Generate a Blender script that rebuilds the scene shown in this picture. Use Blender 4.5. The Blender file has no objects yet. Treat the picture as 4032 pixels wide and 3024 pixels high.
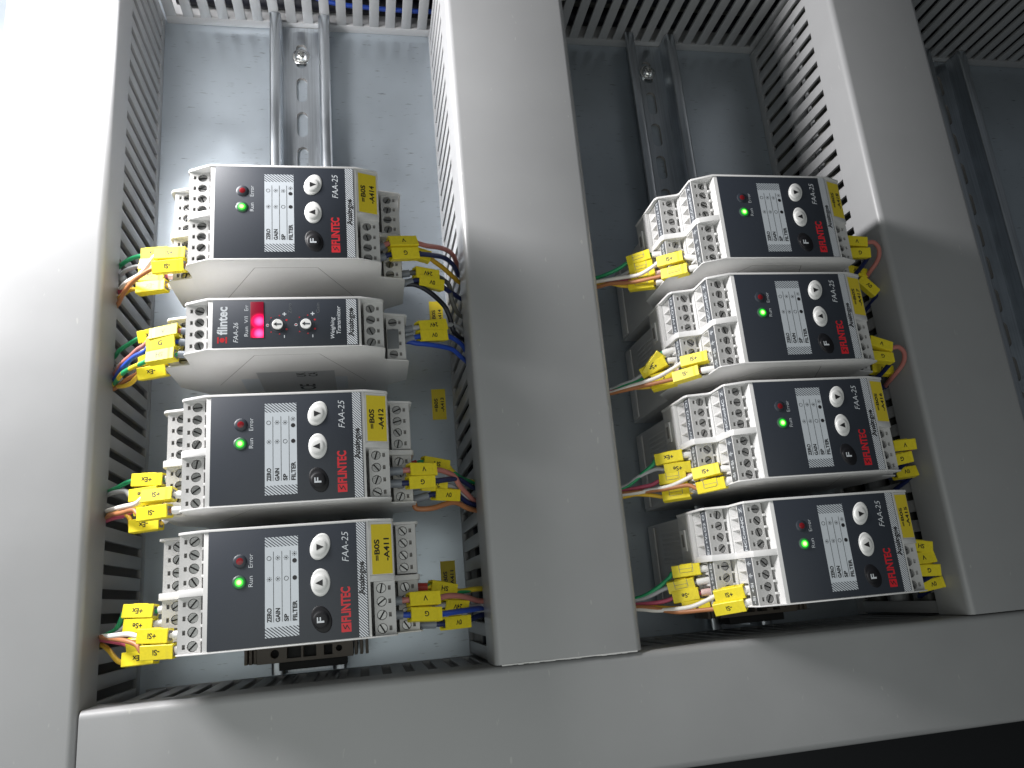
import bpy, bmesh, math, random
from mathutils import Vector, Matrix
random.seed(7)
R = math.radians
S = bpy.context.scene
COL = S.collection

# ------------------------------------------------------------------ frame of reference
# The panel hangs upright. Design coordinates are millimetres on the panel:
#   u = down the cabinet, v = to the right along the cabinet, w = out of the mounting plate
# and are turned into world metres here (X = v, Y = -w, Z = 1.5 m - u).
def cv(p):                       # direction / offset
    return Vector((p[1] * .001, -p[2] * .001, -p[0] * .001))
def cw(p):                       # position
    return cv(p) + Vector((0, 0, 1.5))

# ------------------------------------------------------------------ camera
cam_d = bpy.data.cameras.new('camera')
cam = bpy.data.objects.new('camera', cam_d); COL.objects.link(cam)
RM = [[0.9805638448, 0.0345703135, -0.1931306285],
      [-0.0852600063, 0.9616340025, -0.2607504104],
      [0.1767067559, 0.2721487436, 0.9458909999]]
cols = [cv((RM[0][i] * 1000, RM[1][i] * 1000, RM[2][i] * 1000)) for i in range(3)]
cpos = cw((60.41, -189.34, 433.59))
cam.matrix_world = Matrix(((cols[0].x, cols[1].x, cols[2].x, cpos.x),
                           (cols[0].y, cols[1].y, cols[2].y, cpos.y),
                           (cols[0].z, cols[1].z, cols[2].z, cpos.z), (0, 0, 0, 1)))
cam_d.sensor_width = 36; cam_d.lens = 36 * 3020.1 / 4032
cam_d.clip_start = .01; cam_d.clip_end = 60
S.camera = cam

# ------------------------------------------------------------------ light
wd = bpy.data.worlds.new('World'); S.world = wd; wd.use_nodes = True
bg = wd.node_tree.nodes['Background']
bg.inputs[0].default_value = (.92, .99, 1.06, 1); bg.inputs[1].default_value = .066

def lamp(name, kind, pos, power, color, **kw):
    d = bpy.data.lights.new(name, kind); d.energy = power; d.color = color
    for k, v in kw.items(): setattr(d, k, v)
    o = bpy.data.objects.new(name, d); COL.objects.link(o); o.location = cw(pos)
    return o
def aim(o, target):
    dr = cw(target) - o.location
    o.rotation_euler = dr.to_track_quat('-Z', 'Y').to_euler()
# the cabinet's tube lamp lies over the left duct, just above the picture: a row of three sources
for k, (pu, pv, pw, pe, ps) in enumerate(((-60, 96, 156, 1.35, .024), (-115, 104, 170, 1.2, .03), (-350, 170, 222, 20.0, .065))):
    lamp('cabinet_lamp', 'POINT', (pu, pv, pw), pe, (1.0, .985, .985), shadow_soft_size=ps)
rl = lamp('room_light', 'AREA', (20, -345, 490), 1.08, (.96, 1.0, .96), shape='DISK', size=.6)
aim(rl, (90, -200, 90))

S.view_settings.view_transform = 'Standard'; S.view_settings.look = 'None'
S.view_settings.exposure = 0; S.view_settings.gamma = 1
S.view_settings.use_curve_mapping = False
S.cycles.use_denoising = True
S.cycles.max_bounces = 8

# ------------------------------------------------------------------ materials
M = {}
def node_mat(name):
    m = bpy.data.materials.new(name); m.use_nodes = True
    nt = m.node_tree; b = nt.nodes['Principled BSDF']
    M[name] = m
    return m, nt, b
def N(nt, t, **kw):
    n = nt.nodes.new(t)
    for k, v in kw.items():
        if k in n.inputs: n.inputs[k].default_value = v
        else: setattr(n, k, v)
    return n
def plain(name, col, rough=.45, metal=0, spec=.5, noise=.06, scale=900, bump=0., coat=0.):
    m, nt, b = node_mat(name)
    b.inputs['Roughness'].default_value = rough; b.inputs['Metallic'].default_value = metal
    b.inputs['Specular IOR Level'].default_value = spec
    if coat: b.inputs['Coat Weight'].default_value = coat; b.inputs['Coat Roughness'].default_value = .12
    tc = N(nt, 'ShaderNodeTexCoord')
    nz = N(nt, 'ShaderNodeTexNoise', Scale=scale, Detail=4.)
    nt.links.new(tc.outputs['Object'], nz.inputs['Vector'])
    mr = N(nt, 'ShaderNodeMapRange'); mr.inputs['To Min'].default_value = 1 - noise; mr.inputs['To Max'].default_value = 1 + noise
    nt.links.new(nz.outputs['Fac'], mr.inputs['Value'])
    mx = N(nt, 'ShaderNodeMix', data_type='RGBA', blend_type='MULTIPLY'); mx.inputs[0].default_value = 1
    mx.inputs[6].default_value = (*col, 1)
    nt.links.new(mr.outputs[0], mx.inputs[7]); nt.links.new(mx.outputs[2], b.inputs['Base Color'])
    if bump:
        bp = N(nt, 'ShaderNodeBump', Strength=bump, Distance=.0002)
        nt.links.new(nz.outputs['Fac'], bp.inputs['Height']); nt.links.new(bp.outputs[0], b.inputs['Normal'])
    return m
def emit(name, col, strength, base=(0, 0, 0)):
    m, nt, b = node_mat(name)
    b.inputs['Base Color'].default_value = (*base, 1); b.inputs['Roughness'].default_value = .25
    b.inputs['Emission Color'].default_value = (*col, 1); b.inputs['Emission Strength'].default_value = strength
    return m

def duct_material(name, col):
    """satin PVC: faint mottling, handling scuffs and a few short scratches"""
    m, nt, b = node_mat(name)
    tc = N(nt, 'ShaderNodeTexCoord')
    n1 = N(nt, 'ShaderNodeTexNoise', Scale=22., Detail=5.); nt.links.new(tc.outputs['Object'], n1.inputs['Vector'])
    n2 = N(nt, 'ShaderNodeTexNoise', Scale=1800., Detail=2.); nt.links.new(tc.outputs['Object'], n2.inputs['Vector'])
    mp = N(nt, 'ShaderNodeMapping'); mp.inputs['Scale'].default_value = (160, 900, 520); mp.inputs['Rotation'].default_value = (.2, .5, .1)
    nt.links.new(tc.outputs['Object'], mp.inputs['Vector'])
    n3 = N(nt, 'ShaderNodeTexNoise', Scale=1., Detail=1.); nt.links.new(mp.outputs[0], n3.inputs['Vector'])
    rs = N(nt, 'ShaderNodeMapRange'); rs.inputs['From Min'].default_value = .765; rs.inputs['From Max'].default_value = .80
    nt.links.new(n3.outputs['Fac'], rs.inputs['Value'])
    mr = N(nt, 'ShaderNodeMapRange'); mr.inputs['To Min'].default_value = .89; mr.inputs['To Max'].default_value = 1.08
    nt.links.new(n1.outputs['Fac'], mr.inputs['Value'])
    mx = N(nt, 'ShaderNodeMix', data_type='RGBA', blend_type='MULTIPLY'); mx.inputs[0].default_value = 1
    mx.inputs[6].default_value = (*col, 1); nt.links.new(mr.outputs[0], mx.inputs[7])
    m2 = N(nt, 'ShaderNodeMix', data_type='RGBA'); m2.inputs[7].default_value = (.40, .40, .395, 1)
    nt.links.new(rs.outputs[0], m2.inputs[0]); nt.links.new(mx.outputs[2], m2.inputs[6])
    nt.links.new(m2.outputs[2], b.inputs['Base Color'])
    rr = N(nt, 'ShaderNodeMapRange'); rr.inputs['To Min'].default_value = .27; rr.inputs['To Max'].default_value = .5
    nt.links.new(n1.outputs['Fac'], rr.inputs['Value']); nt.links.new(rr.outputs[0], b.inputs['Roughness'])
    bp = N(nt, 'ShaderNodeBump', Strength=.12, Distance=.0002)
    nt.links.new(n2.outputs['Fac'], bp.inputs['Height']); nt.links.new(bp.outputs[0], b.inputs['Normal'])
    return m
duct_material('duct', (.325, .328, .333))

def zinc(name, col, rough, dashes=True, along='Z', metal=1.):
    """galvanised / zinc plated sheet: soft spangle, dull stains, short rolling marks"""
    m, nt, b = node_mat(name)
    b.inputs['Metallic'].default_value = metal
    tc = N(nt, 'ShaderNodeTexCoord')
    n1 = N(nt, 'ShaderNodeTexNoise', Scale=38., Detail=6.); nt.links.new(tc.outputs['Object'], n1.inputs['Vector'])
    st = N(nt, 'ShaderNodeMapping')
    st.inputs['Scale'].default_value = (700, 500, 120) if dashes else (30, 800, 900)
    if not dashes: st.inputs['Scale'].default_value = (22, 800, 900)
    nt.links.new(tc.outputs['Object'], st.inputs['Vector'])
    n2 = N(nt, 'ShaderNodeTexNoise', Scale=1., Detail=3.); nt.links.new(st.outputs[0], n2.inputs['Vector'])
    mr = N(nt, 'ShaderNodeMapRange'); mr.inputs['To Min'].default_value = .88; mr.inputs['To Max'].default_value = 1.1
    nt.links.new(n1.outputs['Fac'], mr.inputs['Value'])
    mx = N(nt, 'ShaderNodeMix', data_type='RGBA', blend_type='MULTIPLY'); mx.inputs[0].default_value = 1
    mx.inputs[6].default_value = (*col, 1); nt.links.new(mr.outputs[0], mx.inputs[7])
    dk = N(nt, 'ShaderNodeMapRange'); dk.inputs['From Min'].default_value = .635 if dashes else .45; dk.inputs['From Max'].default_value = .74 if dashes else .8
    dk.inputs['To Max'].default_value = .72 if dashes else .3
    nt.links.new(n2.outputs['Fac'], dk.inputs['Value'])
    m2 = N(nt, 'ShaderNodeMix', data_type='RGBA'); m2.inputs[7].default_value = (.13, .14, .15, 1)
    nt.links.new(dk.outputs[0], m2.inputs[0]); nt.links.new(mx.outputs[2], m2.inputs[6])
    nt.links.new(m2.outputs[2], b.inputs['Base Color'])
    rr = N(nt, 'ShaderNodeMapRange'); rr.inputs['To Min'].default_value = rough - .07; rr.inputs['To Max'].default_value = rough + .12
    nt.links.new(n1.outputs['Fac'], rr.inputs['Value']); nt.links.new(rr.outputs[0], b.inputs['Roughness'])
    bp = N(nt, 'ShaderNodeBump', Strength=.05, Distance=.0003)
    nt.links.new(n2.outputs['Fac'], bp.inputs['Height']); nt.links.new(bp.outputs[0], b.inputs['Normal'])
    return m
zinc('plate', (.475, .53, .58), .31, metal=.76)
zinc('rail_zinc', (.62, .66, .70), .30, False)
plain('steel', (.36, .36, .355), .42, 1, noise=.3, scale=2500, bump=.3)
plain('bright_steel', (.75, .75, .73), .22, 1, noise=.15, scale=1500)
plain('housing', (.66, .655, .648), .42, noise=.03, scale=600, bump=.05)
plain('terminal', (.52, .515, .508), .45, noise=.03, scale=900, bump=.05)
plain('groove', (.22, .21, .20), .6)
plain('recess', (.03, .03, .03), .7)
plain('hole_red', (.12, .015, .012), .6)
plain('film', (.029, .035, .047), .46, noise=.12, scale=3000, bump=.06)
plain('film_grey', (.55, .59, .63), .38, noise=.03)
plain('strip_grey', (.085, .092, .105), .5, noise=.1)
plain('ink_black', (.012, .012, .014), .5)
plain('ink_white', (.55, .58, .61), .45)
plain('ink_dim', (.10, .11, .12), .45)
plain('ink_red', (.48, .012, .02), .45)
plain('button_white', (.72, .72, .71), .32, noise=.02)
plain('button_black', (.008, .008, .010), .5, spec=.3)
plain('tag_yellow', (.78, .61, .03), .5, noise=.05)
plain('marker_yellow', (.80, .66, .025), .42, noise=.12, bump=.04)
plain('sticker_grey', (.40, .41, .42), .35)
plain('bay_shade', (.012, .013, .015), .6)  # near-black colour standing in for deep shade below the bottom duct
plain('bracket_beige', (.17, .145, .12), .55)
plain('ferrule_white', (.80, .79, .77), .4)
plain('ferrule_grey', (.20, .22, .25), .4)
plain('ferrule_red', (.55, .05, .04), .4)
plain('ferrule_pink', (.78, .55, .52), .4)
plain('led_red_off', (.22, .01, .015), .25)
plain('pale_edge', (.62, .62, .61), .5)
plain('cap_grey', (.16, .17, .18), .5)
for n, c in dict(green=(.02, .30, .12), grey=(.40, .41, .42), pink=(.55, .10, .17), yellow=(.72, .46, .04), white=(.78, .75, .70),
                 brown=(.42, .17, .07), salmon=(.46, .17, .145), navy=(.012, .02, .09), blue=(.02, .07, .42), amber=(.55, .33, .02),
                 darkgrey=(.09, .09, .08), black=(.008, .009, .016)).items():
    plain('wire_' + n, c, .46, noise=.05)

def two_tone():
    m, nt, b = node_mat('wire_greenyellow'); b.inputs['Roughness'].default_value = .38
    tc = N(nt, 'ShaderNodeTexCoord'); wv = N(nt, 'ShaderNodeTexWave', Scale=28., Distortion=.6); wv.bands_direction = 'DIAGONAL'
    nt.links.new(tc.outputs['Object'], wv.inputs['Vector'])
    cr = N(nt, 'ShaderNodeValToRGB'); cr.color_ramp.interpolation = 'CONSTANT'
    cr.color_ramp.elements[0].color = (.02, .32, .12, 1); cr.color_ramp.elements[1].position = .55; cr.color_ramp.elements[1].color = (.75, .58, .03, 1)
    nt.links.new(wv.outputs['Fac'], cr.inputs[0]); nt.links.new(cr.outputs[0], b.inputs['Base Color'])
two_tone()

def led_green():
    m, nt, b = node_mat('led_green')
    tc = N(nt, 'ShaderNodeTexCoord'); ln = N(nt, 'ShaderNodeVectorMath', operation='LENGTH')
    nt.links.new(tc.outputs['Object'], ln.inputs[0])
    cr = N(nt, 'ShaderNodeMapRange'); cr.inputs['From Min'].default_value = .0003; cr.inputs['From Max'].default_value = .0026
    cr.inputs['To Min'].default_value = 1; cr.inputs['To Max'].default_value = 0
    nt.links.new(ln.outputs['Value'], cr.inputs['Value'])
    ra = N(nt, 'ShaderNodeValToRGB')
    e = ra.color_ramp.elements; e[0].position = 0; e[0].color = (0, 0, 0, 1); e[1].position = 1; e[1].color = (.80, 1, .35, 1)
    x = e.new(.62); x.color = (.02, .85, .01, 1); x = e.new(.42); x.color = (.0, .10, .004, 1)
    nt.links.new(cr.outputs[0], ra.inputs[0]); nt.links.new(ra.outputs[0], b.inputs['Emission Color'])
    b.inputs['Emission Strength'].default_value = 2.3; b.inputs['Base Color'].default_value = (.034, .042, .05, 1); b.inputs['Roughness'].default_value = .42
led_green()
def led_window():
    """dark red diffuser with two lit points behind it (object origin midway between them)"""
    m, nt, b = node_mat('led_window')
    b.inputs['Base Color'].default_value = (.06, .004, .008, 1); b.inputs['Roughness'].default_value = .3
    tc = N(nt, 'ShaderNodeTexCoord')
    tot = None
    for sx in (.00265, -.00265):
        su = N(nt, 'ShaderNodeVectorMath', operation='SUBTRACT'); su.inputs[1].default_value = (sx, 0, 0)
        nt.links.new(tc.outputs['Object'], su.inputs[0])
        ln = N(nt, 'ShaderNodeVectorMath', operation='LENGTH'); nt.links.new(su.outputs[0], ln.inputs[0])
        mr = N(nt, 'ShaderNodeMapRange'); mr.interpolation_type = 'SMOOTHSTEP'
        mr.inputs['From Min'].default_value = 0; mr.inputs['From Max'].default_value = .0042
        mr.inputs['To Min'].default_value = 1; mr.inputs['To Max'].default_value = 0
        nt.links.new(ln.outputs['Value'], mr.inputs['Value'])
        if tot is None: tot = mr.outputs[0]
        else:
            ad = N(nt, 'ShaderNodeMath', operation='MAXIMUM'); nt.links.new(tot, ad.inputs[0]); nt.links.new(mr.outputs[0], ad.inputs[1]); tot = ad.outputs[0]
    ra = N(nt, 'ShaderNodeValToRGB'); e = ra.color_ramp.elements
    e[0].color = (.10, .0, .008, 1); e[1].color = (1.0, .10, .36, 1); x = e.new(.45); x.color = (.85, .0, .07, 1)
    nt.links.new(tot, ra.inputs[0]); nt.links.new(ra.outputs[0], b.inputs['Emission Color'])
    b.inputs['Emission Strength'].default_value = 2.2
led_window()

# ------------------------------------------------------------------ mesh builder (millimetres in u, v, w)
class MB:
    def __init__(s): s.v = []; s.f = []; s.m = []; s.mats = []
    def mi(s, mat):
        if mat not in s.mats: s.mats.append(mat)
        return s.mats.index(mat)
    def add(s, vs, fs, mat):
        b = len(s.v); k = s.mi(mat); s.v += [tuple(p) for p in vs]
        for f in fs: s.f.append([i + b for i in f]); s.m.append(k)
    def box(s, u0, u1, v0, v1, w0, w1, mat):
        u0, u1 = sorted((u0, u1)); v0, v1 = sorted((v0, v1)); w0, w1 = sorted((w0, w1))
        vs = [(u, v, w) for w in (w0, w1) for v in (v0, v1) for u in (u0, u1)]
        s.add(vs, [(0, 2, 3, 1), (4, 5, 7, 6), (0, 1, 5, 4), (2, 6, 7, 3), (0, 4, 6, 2), (1, 3, 7, 5)], mat)
    def prism(s, prof, v0, v1, mat):
        """profile in (u, w), swept along v"""
        v0, v1 = sorted((v0, v1)); n = len(prof)
        a = sum(prof[i][0] * prof[(i + 1) % n][1] - prof[(i + 1) % n][0] * prof[i][1] for i in range(n))
        if a < 0: prof = prof[::-1]
        vs = [(u, v0, w) for u, w in prof] + [(u, v1, w) for u, w in prof]
        fs = [tuple(range(n)), tuple(range(2 * n - 1, n - 1, -1))] + [((i + 1) % n, i, n + i, n + (i + 1) % n) for i in range(n)]
        s.add(vs, fs, mat)
    def quad(s, a, b, c, d, mat): s.add([a, b, c, d], [(0, 1, 2, 3)], mat)
    def disc(s, c, r, w, mat, n=20, ru=None):
        ru = ru or r
        s.add([(c[0] + ru * math.cos(2 * math.pi * i / n), c[1] + r * math.sin(2 * math.pi * i / n), w) for i in range(n)], [tuple(range(n))], mat)
    def ring(s, c, r0, r1, w, mat, n=20):
        a = [(math.cos(2 * math.pi * i / n), math.sin(2 * math.pi * i / n)) for i in range(n)]
        vs = [(c[0] + r0 * x, c[1] + r0 * y, w) for x, y in a] + [(c[0] + r1 * x, c[1] + r1 * y, w) for x, y in a]
        s.add(vs, [(i, n + i, n + (i + 1) % n, (i + 1) % n) for i in range(n)], mat)
    def rings(s, loops, mat, cap=True):
        """closed loops of points joined one to the next; last loop capped"""
        n = len(loops[0]); vs = [p for l in loops for p in l]; fs = []
        for k in range(len(loops) - 1):
            for i in range(n): j = (i + 1) % n; fs.append((k * n + i, k * n + j, (k + 1) * n + j, (k + 1) * n + i))
        if cap: fs.append(tuple((len(loops) - 1) * n + i for i in range(n)))
        s.add(vs, fs, mat)
    def cyl(s, c, r, w0, w1, mat, n=20, floor=True):
        p = [(math.cos(2 * math.pi * i / n), math.sin(2 * math.pi * i / n)) for i in range(n)]
        s.rings([[(c[0] + r * x, c[1] + r * y, w0) for x, y in p], [(c[0] + r * x, c[1] + r * y, w1) for x, y in p]], mat)
        if floor: s.add([(c[0] + r * x, c[1] + r * y, w0) for x, y in p], [tuple(range(n))[::-1]], mat)
    def holed(s, outer, holes, fn, depth, mat, floor_mat):
        """flat face with holes: 2D loops mapped by fn(a, b, d) to (u, v, w); holes sunk by their depth"""
        bm = bmesh.new(); ed = []
        for lp in [outer] + [h[0] for h in holes]:
            vs = [bm.verts.new((a, b, 0)) for a, b in lp]
            ed += [bm.edges.new((vs[i], vs[(i + 1) % len(vs)])) for i in range(len(vs))]
        bmesh.ops.triangle_fill(bm, use_beauty=True, edges=ed)
        bm.normal_update(); bm.verts.index_update()
        vs = [fn(v.co.x, v.co.y, 0) for v in bm.verts]
        fs = []
        for f in bm.faces:
            ids = [v.index for v in f.verts]
            fs.append(ids if f.normal.z > 0 else ids[::-1])
        s.add(vs, fs, mat); bm.free()
        for h in holes:
            lp, dp = h[0], h[1]; n = len(lp); fm = h[2] if len(h) > 2 else floor_mat
            a = sum(lp[i][0] * lp[(i + 1) % n][1] - lp[(i + 1) % n][0] * lp[i][1] for i in range(n))
            if a < 0: lp = lp[::-1]
            bt = h[3] if len(h) > 3 else lp
            s.add([fn(x, y, 0) for x, y in lp] + [fn(x, y, dp) for x, y in bt], [(i, n + i, n + (i + 1) % n, (i + 1) % n) for i in range(n)], h[4] if len(h) > 4 else mat)
            s.add([fn(x, y, dp) for x, y in bt], [tuple(range(n))], fm)
    def tube(s, pts, r, mat, n=10, caps=True):
        pts = [Vector(p) for p in pts]; loops = []
        t0 = (pts[1] - pts[0]).normalized(); up = Vector((0, 0, 1)) if abs(t0.z) < .9 else Vector((0, 1, 0))
        nrm = t0.cross(up).normalized()
        for i, p in enumerate(pts):
            t = (pts[min(i + 1, len(pts) - 1)] - pts[max(i - 1, 0)]).normalized()
            nrm = (nrm - t * nrm.dot(t)).normalized(); bi = t.cross(nrm)
            loops.append([p + r * (math.cos(2 * math.pi * k / n) * nrm + math.sin(2 * math.pi * k / n) * bi) for k in range(n)])
        s.rings(loops, mat)
        if caps: s.add(loops[0], [tuple(range(n))[::-1]], mat)
    def mesh(s, name, smooth=None, bevel=0, origin=(0, 0, 0)):
        me = bpy.data.meshes.new(name)
        me.from_pydata([cv((p[0] - origin[0], p[1] - origin[1], p[2] - origin[2])) for p in s.v], [], s.f)
        for m in s.mats: me.materials.append(M[m])
        me.polygons.foreach_set('material_index', s.m)
        if bevel:
            bm = bmesh.new(); bm.from_mesh(me)
            bmesh.ops.remove_doubles(bm, verts=bm.verts, dist=1e-7)
            ee = [e for e in bm.edges if len(e.link_faces) == 2 and e.calc_face_angle(0) > R(30)]
            bmesh.ops.bevel(bm, geom=ee, offset=bevel * .001, segments=2, affect='EDGES', profile=.5, clamp_overlap=True)
            bm.to_mesh(me); bm.free(); smooth = smooth or 40
        if smooth:
            me.polygons.foreach_set('use_smooth', [True] * len(me.polygons)); me.set_sharp_from_angle(angle=R(smooth))
        me.update()
        return me

def thing(name, label, cat, origin, group=None):
    o = bpy.data.objects.new(name, None); COL.objects.link(o)
    o.empty_display_size = .01; o.location = cw(origin)
    o['label'] = label; o['category'] = cat
    if group: o['group'] = group
    return o
def part(name, me, parent, off=(0, 0, 0), rot=None, label=None):
    o = bpy.data.objects.new(name, me); COL.objects.link(o); o.parent = parent
    o.location = cv(off)
    if rot is not None: o.rotation_euler = (0, rot, 0)      # turn about the panel normal
    if label: o['label'] = label
    return o
def solo(name, me, origin, label, cat, group=None):
    o = bpy.data.objects.new(name, me); COL.objects.link(o); o.location = cw(origin)
    o['label'] = label; o['category'] = cat
    if group: o['group'] = group
    return o

# ------------------------------------------------------------------ lettering
_txt = {}
def glyphs(s, bold=0., shear=0.):
    k = (s, bold, shear)
    if k in _txt: return _txt[k]
    c = bpy.data.curves.new('lettering', 'FONT'); c.body = s; c.size = 1; c.offset = bold; c.shear = shear; c.resolution_u = 3
    o = bpy.data.objects.new('lettering', c); COL.objects.link(o)
    bpy.context.view_layer.update()
    me = o.evaluated_get(bpy.context.evaluated_depsgraph_get()).to_mesh()
    vs = [(v.co.x, v.co.y) for v in me.vertices]; fs = [tuple(p.vertices) for p in me.polygons]
    o.evaluated_get(bpy.context.evaluated_depsgraph_get()).to_mesh_clear()
    bpy.data.objects.remove(o); bpy.data.curves.remove(c)
    x0 = min(v[0] for v in vs); x1 = max(v[0] for v in vs); y0 = min(v[1] for v in vs); y1 = max(v[1] for v in vs)
    vs = [((x - x0) / (x1 - x0), (y - y0) / (y1 - y0)) for x, y in vs]
    _txt[k] = (vs, fs, (x1 - x0) / (y1 - y0)); return _txt[k]
def put(mb, s, org, xd, yd, mat, bold=.0, shear=0.):
    """lettering filling the parallelogram org + x*xd + y*yd"""
    vs, fs, _ = glyphs(s, bold, shear)
    o, X, Y = Vector(org), Vector(xd), Vector(yd)
    mb.add([o + X * x + Y * y for x, y in vs], fs, mat)
def face_text(mb, s, u0, u1, v0, v1, w, mat, bold=.0, shear=0.):
    """on a front face: reads towards +v, letter tops towards -u"""
    put(mb, s, (u1, v0, w), (0, v1 - v0, 0), (u0 - u1, 0, 0), mat, bold, shear)
def hatch(mb, u0, u1, v0, v1, w, mat, pitch=1.0, wd=.42, sl=1.0):
    """diagonal stripes clipped to a rectangle"""
    H = u1 - u0; c = v0 - H * sl
    while c < v1 + H * sl:
        # stripe between lines v = c + sl*(u-u0)*-1 ... clip a parallelogram against v0..v1
        poly = [(u0, c + H * sl), (u1, c), (u1, c + wd * 1.41), (u0, c + H * sl + wd * 1.41)]
        for lim, keep in ((v0, 1), (v1, -1)):
            out = []
            for i in range(len(poly)):
                a, b = poly[i], poly[(i + 1) % len(poly)]
                ia, ib = (a[1] - lim) * keep >= 0, (b[1] - lim) * keep >= 0
                if ia: out.append(a)
                if ia != ib:
                    t = (lim - a[1]) / (b[1] - a[1]); out.append((a[0] + t * (b[0] - a[0]), lim))
            poly = out
            if not poly: break
        if len(poly) > 2: mb.add([(u, v, w) for u, v in poly], [tuple(range(len(poly)))], mat)
        c += pitch
# ================================================================== THE SETTING
b = MB(); b.box(-170, 720, -271, 330, -2.5, 0, 'plate')
o = bpy.data.objects.new('mounting_plate', b.mesh('mounting_plate')); COL.objects.link(o); o.location = cw((0, 0, 0))
o['kind'] = 'structure'

b = MB(); b.box(-400, 900, -900, 500, -62, -60, 'bay_shade')  # added black sheet, stands in for the deep shade of the next bay
o = bpy.data.objects.new('cabinet_back', b.mesh('cabinet_back')); COL.objects.link(o); o.location = cw((0, 0, 0))
o['kind'] = 'structure'

# ================================================================== CABLE DUCTS
PITCH = 10.38; FW = 6.1; WT = 1.9; LID = 92.5
_fm = {}
def finger_mesh(axis):
    if axis not in _fm:
        b = MB(); h = FW / 2; t = WT / 2
        if axis == 'v': b.box(-t, t, -h, h, 6.2, 84, 'duct')
        else: b.box(-h, h, -t, t, 6.2, 84, 'duct')
        _fm[axis] = b.mesh('finger', bevel=.25)
    return _fm[axis]
def lid_mesh(axis, a0, a1, b0, b1, top=LID, skirt=22.5, th=1.7, r=3.2):
    """channel-shaped cover with rounded shoulders; runs along axis from b0 to b1, spans a0..a1 across"""
    prof = []
    def arc(cx, cy, rad, s0, s1, n=6):
        return [(cx + rad * math.cos(R(s0 + (s1 - s0) * i / n)), cy + rad * math.sin(R(s0 + (s1 - s0) * i / n))) for i in range(n + 1)]
    prof += [(a0, top - skirt)] + arc(a0 + r, top - r, r, 180, 90) + arc(a1 - r, top - r, r, 90, 0) + [(a1, top - skirt)]
    ri = r - th
    prof += [(a1 - th, top - skirt)] + arc(a1 - r, top - r, ri, 0, 90) + arc(a0 + r, top - r, ri, 90, 180) + [(a0 + th, top - skirt)]
    b = MB(); n = len(prof); hlf = n // 2
    P = (lambda a, t, w: (a, t, w)) if axis == 'v' else (lambda a, t, w: (t, a, w))
    K = 40
    ring = lambda t: [P(a, t, w) for a, w in prof]
    vs = []
    for k in range(K + 1): vs += ring(b0 + (b1 - b0) * k / K)
    fs = []
    for k in range(K):
        for i in range(n):
            j = (i + 1) % n; q = (k * n + i, k * n + j, (k + 1) * n + j, (k + 1) * n + i)
            fs.append(q)
    for k in (0, K):
        for i in range(hlf - 1): fs.append((k * n + i, k * n + i + 1, k * n + n - 2 - i, k * n + n - 1 - i))
    b.add(vs, fs, 'duct')
    me = b.mesh('lid')
    bm = bmesh.new(); bm.from_mesh(me); bmesh.ops.recalc_face_normals(bm, faces=bm.faces); bm.to_mesh(me); bm.free()
    me.polygons.foreach_set('use_smooth', [True] * len(me.polygons)); me.set_sharp_from_angle(angle=R(35))
    return me
def duct(label, axis, walls, lid, run, phase, floor):
    """walls: list of (position across, first, last, slotted)"""
    t = thing('cable_duct', label, 'cable duct', (0, 0, 0), 'slotted wiring ducts')
    b = MB()
    if axis == 'v': b.box(floor[0], floor[1], run[0], run[1], .1, 2.0, 'duct')
    else: b.box(run[0], run[1], floor[0], floor[1], .1, 2.0, 'duct')
    part('base', b.mesh('base'), t)
    for pos, f0, f1, slotted in walls:
        b = MB(); h = WT / 2 + .08
        top = 6.5 if slotted else 84
        if axis == 'v': b.box(pos - h, pos + h, f0, f1, .05, top, 'duct')
        else: b.box(f0, f1, pos - h, pos + h, .05, top, 'duct')
        part('side_wall', b.mesh('side_wall', bevel=.2), t)
        if slotted:
            k = math.ceil((f0 + FW / 2 - phase) / PITCH); fm = finger_mesh(axis)
            while phase + k * PITCH + FW / 2 <= f1:
                c = phase + k * PITCH
                part('finger', fm, t, (pos, c, 0) if axis == 'v' else (c, pos, 0)); k += 1
    part('lid', lid_mesh(axis, *lid), t)
    return t
SL = -175.05          # centre of a slot in the leftmost duct (as pictured)
duct('bright grey slotted duct along the left edge, its lid closest to the lamp', 'v',
     [(-53.4, -330, 176, True), (-99, -330, 176, False)], (-101, -50.6, -335, 170), (-330, 176), SL + PITCH / 2, (-98, -54))
_md = duct('grey slotted duct between the two columns of transmitters', 'v',
     [(113.8, -219.5, 172, True), (176.3, -219.5, 172, True)], (112.2, 178.3, -218.9, 169), (-219, 172), 111.6 + PITCH / 2, (115, 175))
duct('dim grey slotted duct to the right of the right-hand transmitters', 'v',
     [(347.6, -219.5, 172, True), (403.2, -219.5, 172, True)], (345.6, 405.6, -218.9, 169), (-219, 172), 111.6 + PITCH / 2, (349, 402))
duct('slotted duct across the top with blue wires inside', 'u',
     [(174.7, -51, 700, True), (238, -51, 700, False)], (172.4, 240.5, -50, 700), (-51, 700), 71.7 + PITCH / 2, (176, 237))
duct('wide grey duct across the bottom, its lid below both columns', 'u',
     [(-221.2, -48, 700, True), (-266.6, -48, 700, True)], (-268.6, -219.3, -49.7, 700), (-48, 700), -25.6 + PITCH / 2, (-265, -222))

# the sawn end of the middle lid keeps a pale, slightly ragged burr
b = MB(); rg_ = random.Random(9); K_ = 26
for k in range(K_):
    x0, x1 = 115 + 60.5 * k / K_, 115 + 60.5 * (k + 1) / K_; d0 = rg_.uniform(.25, .75)
    b.box(x0, x1 - .01, -219.05 - d0 * .5, -218.7, LID - .7, LID + .12 + d0 * .35, 'pale_edge')
part('burr', b.mesh('burr'), _md, label='pale ragged burr on the sawn end')

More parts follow.
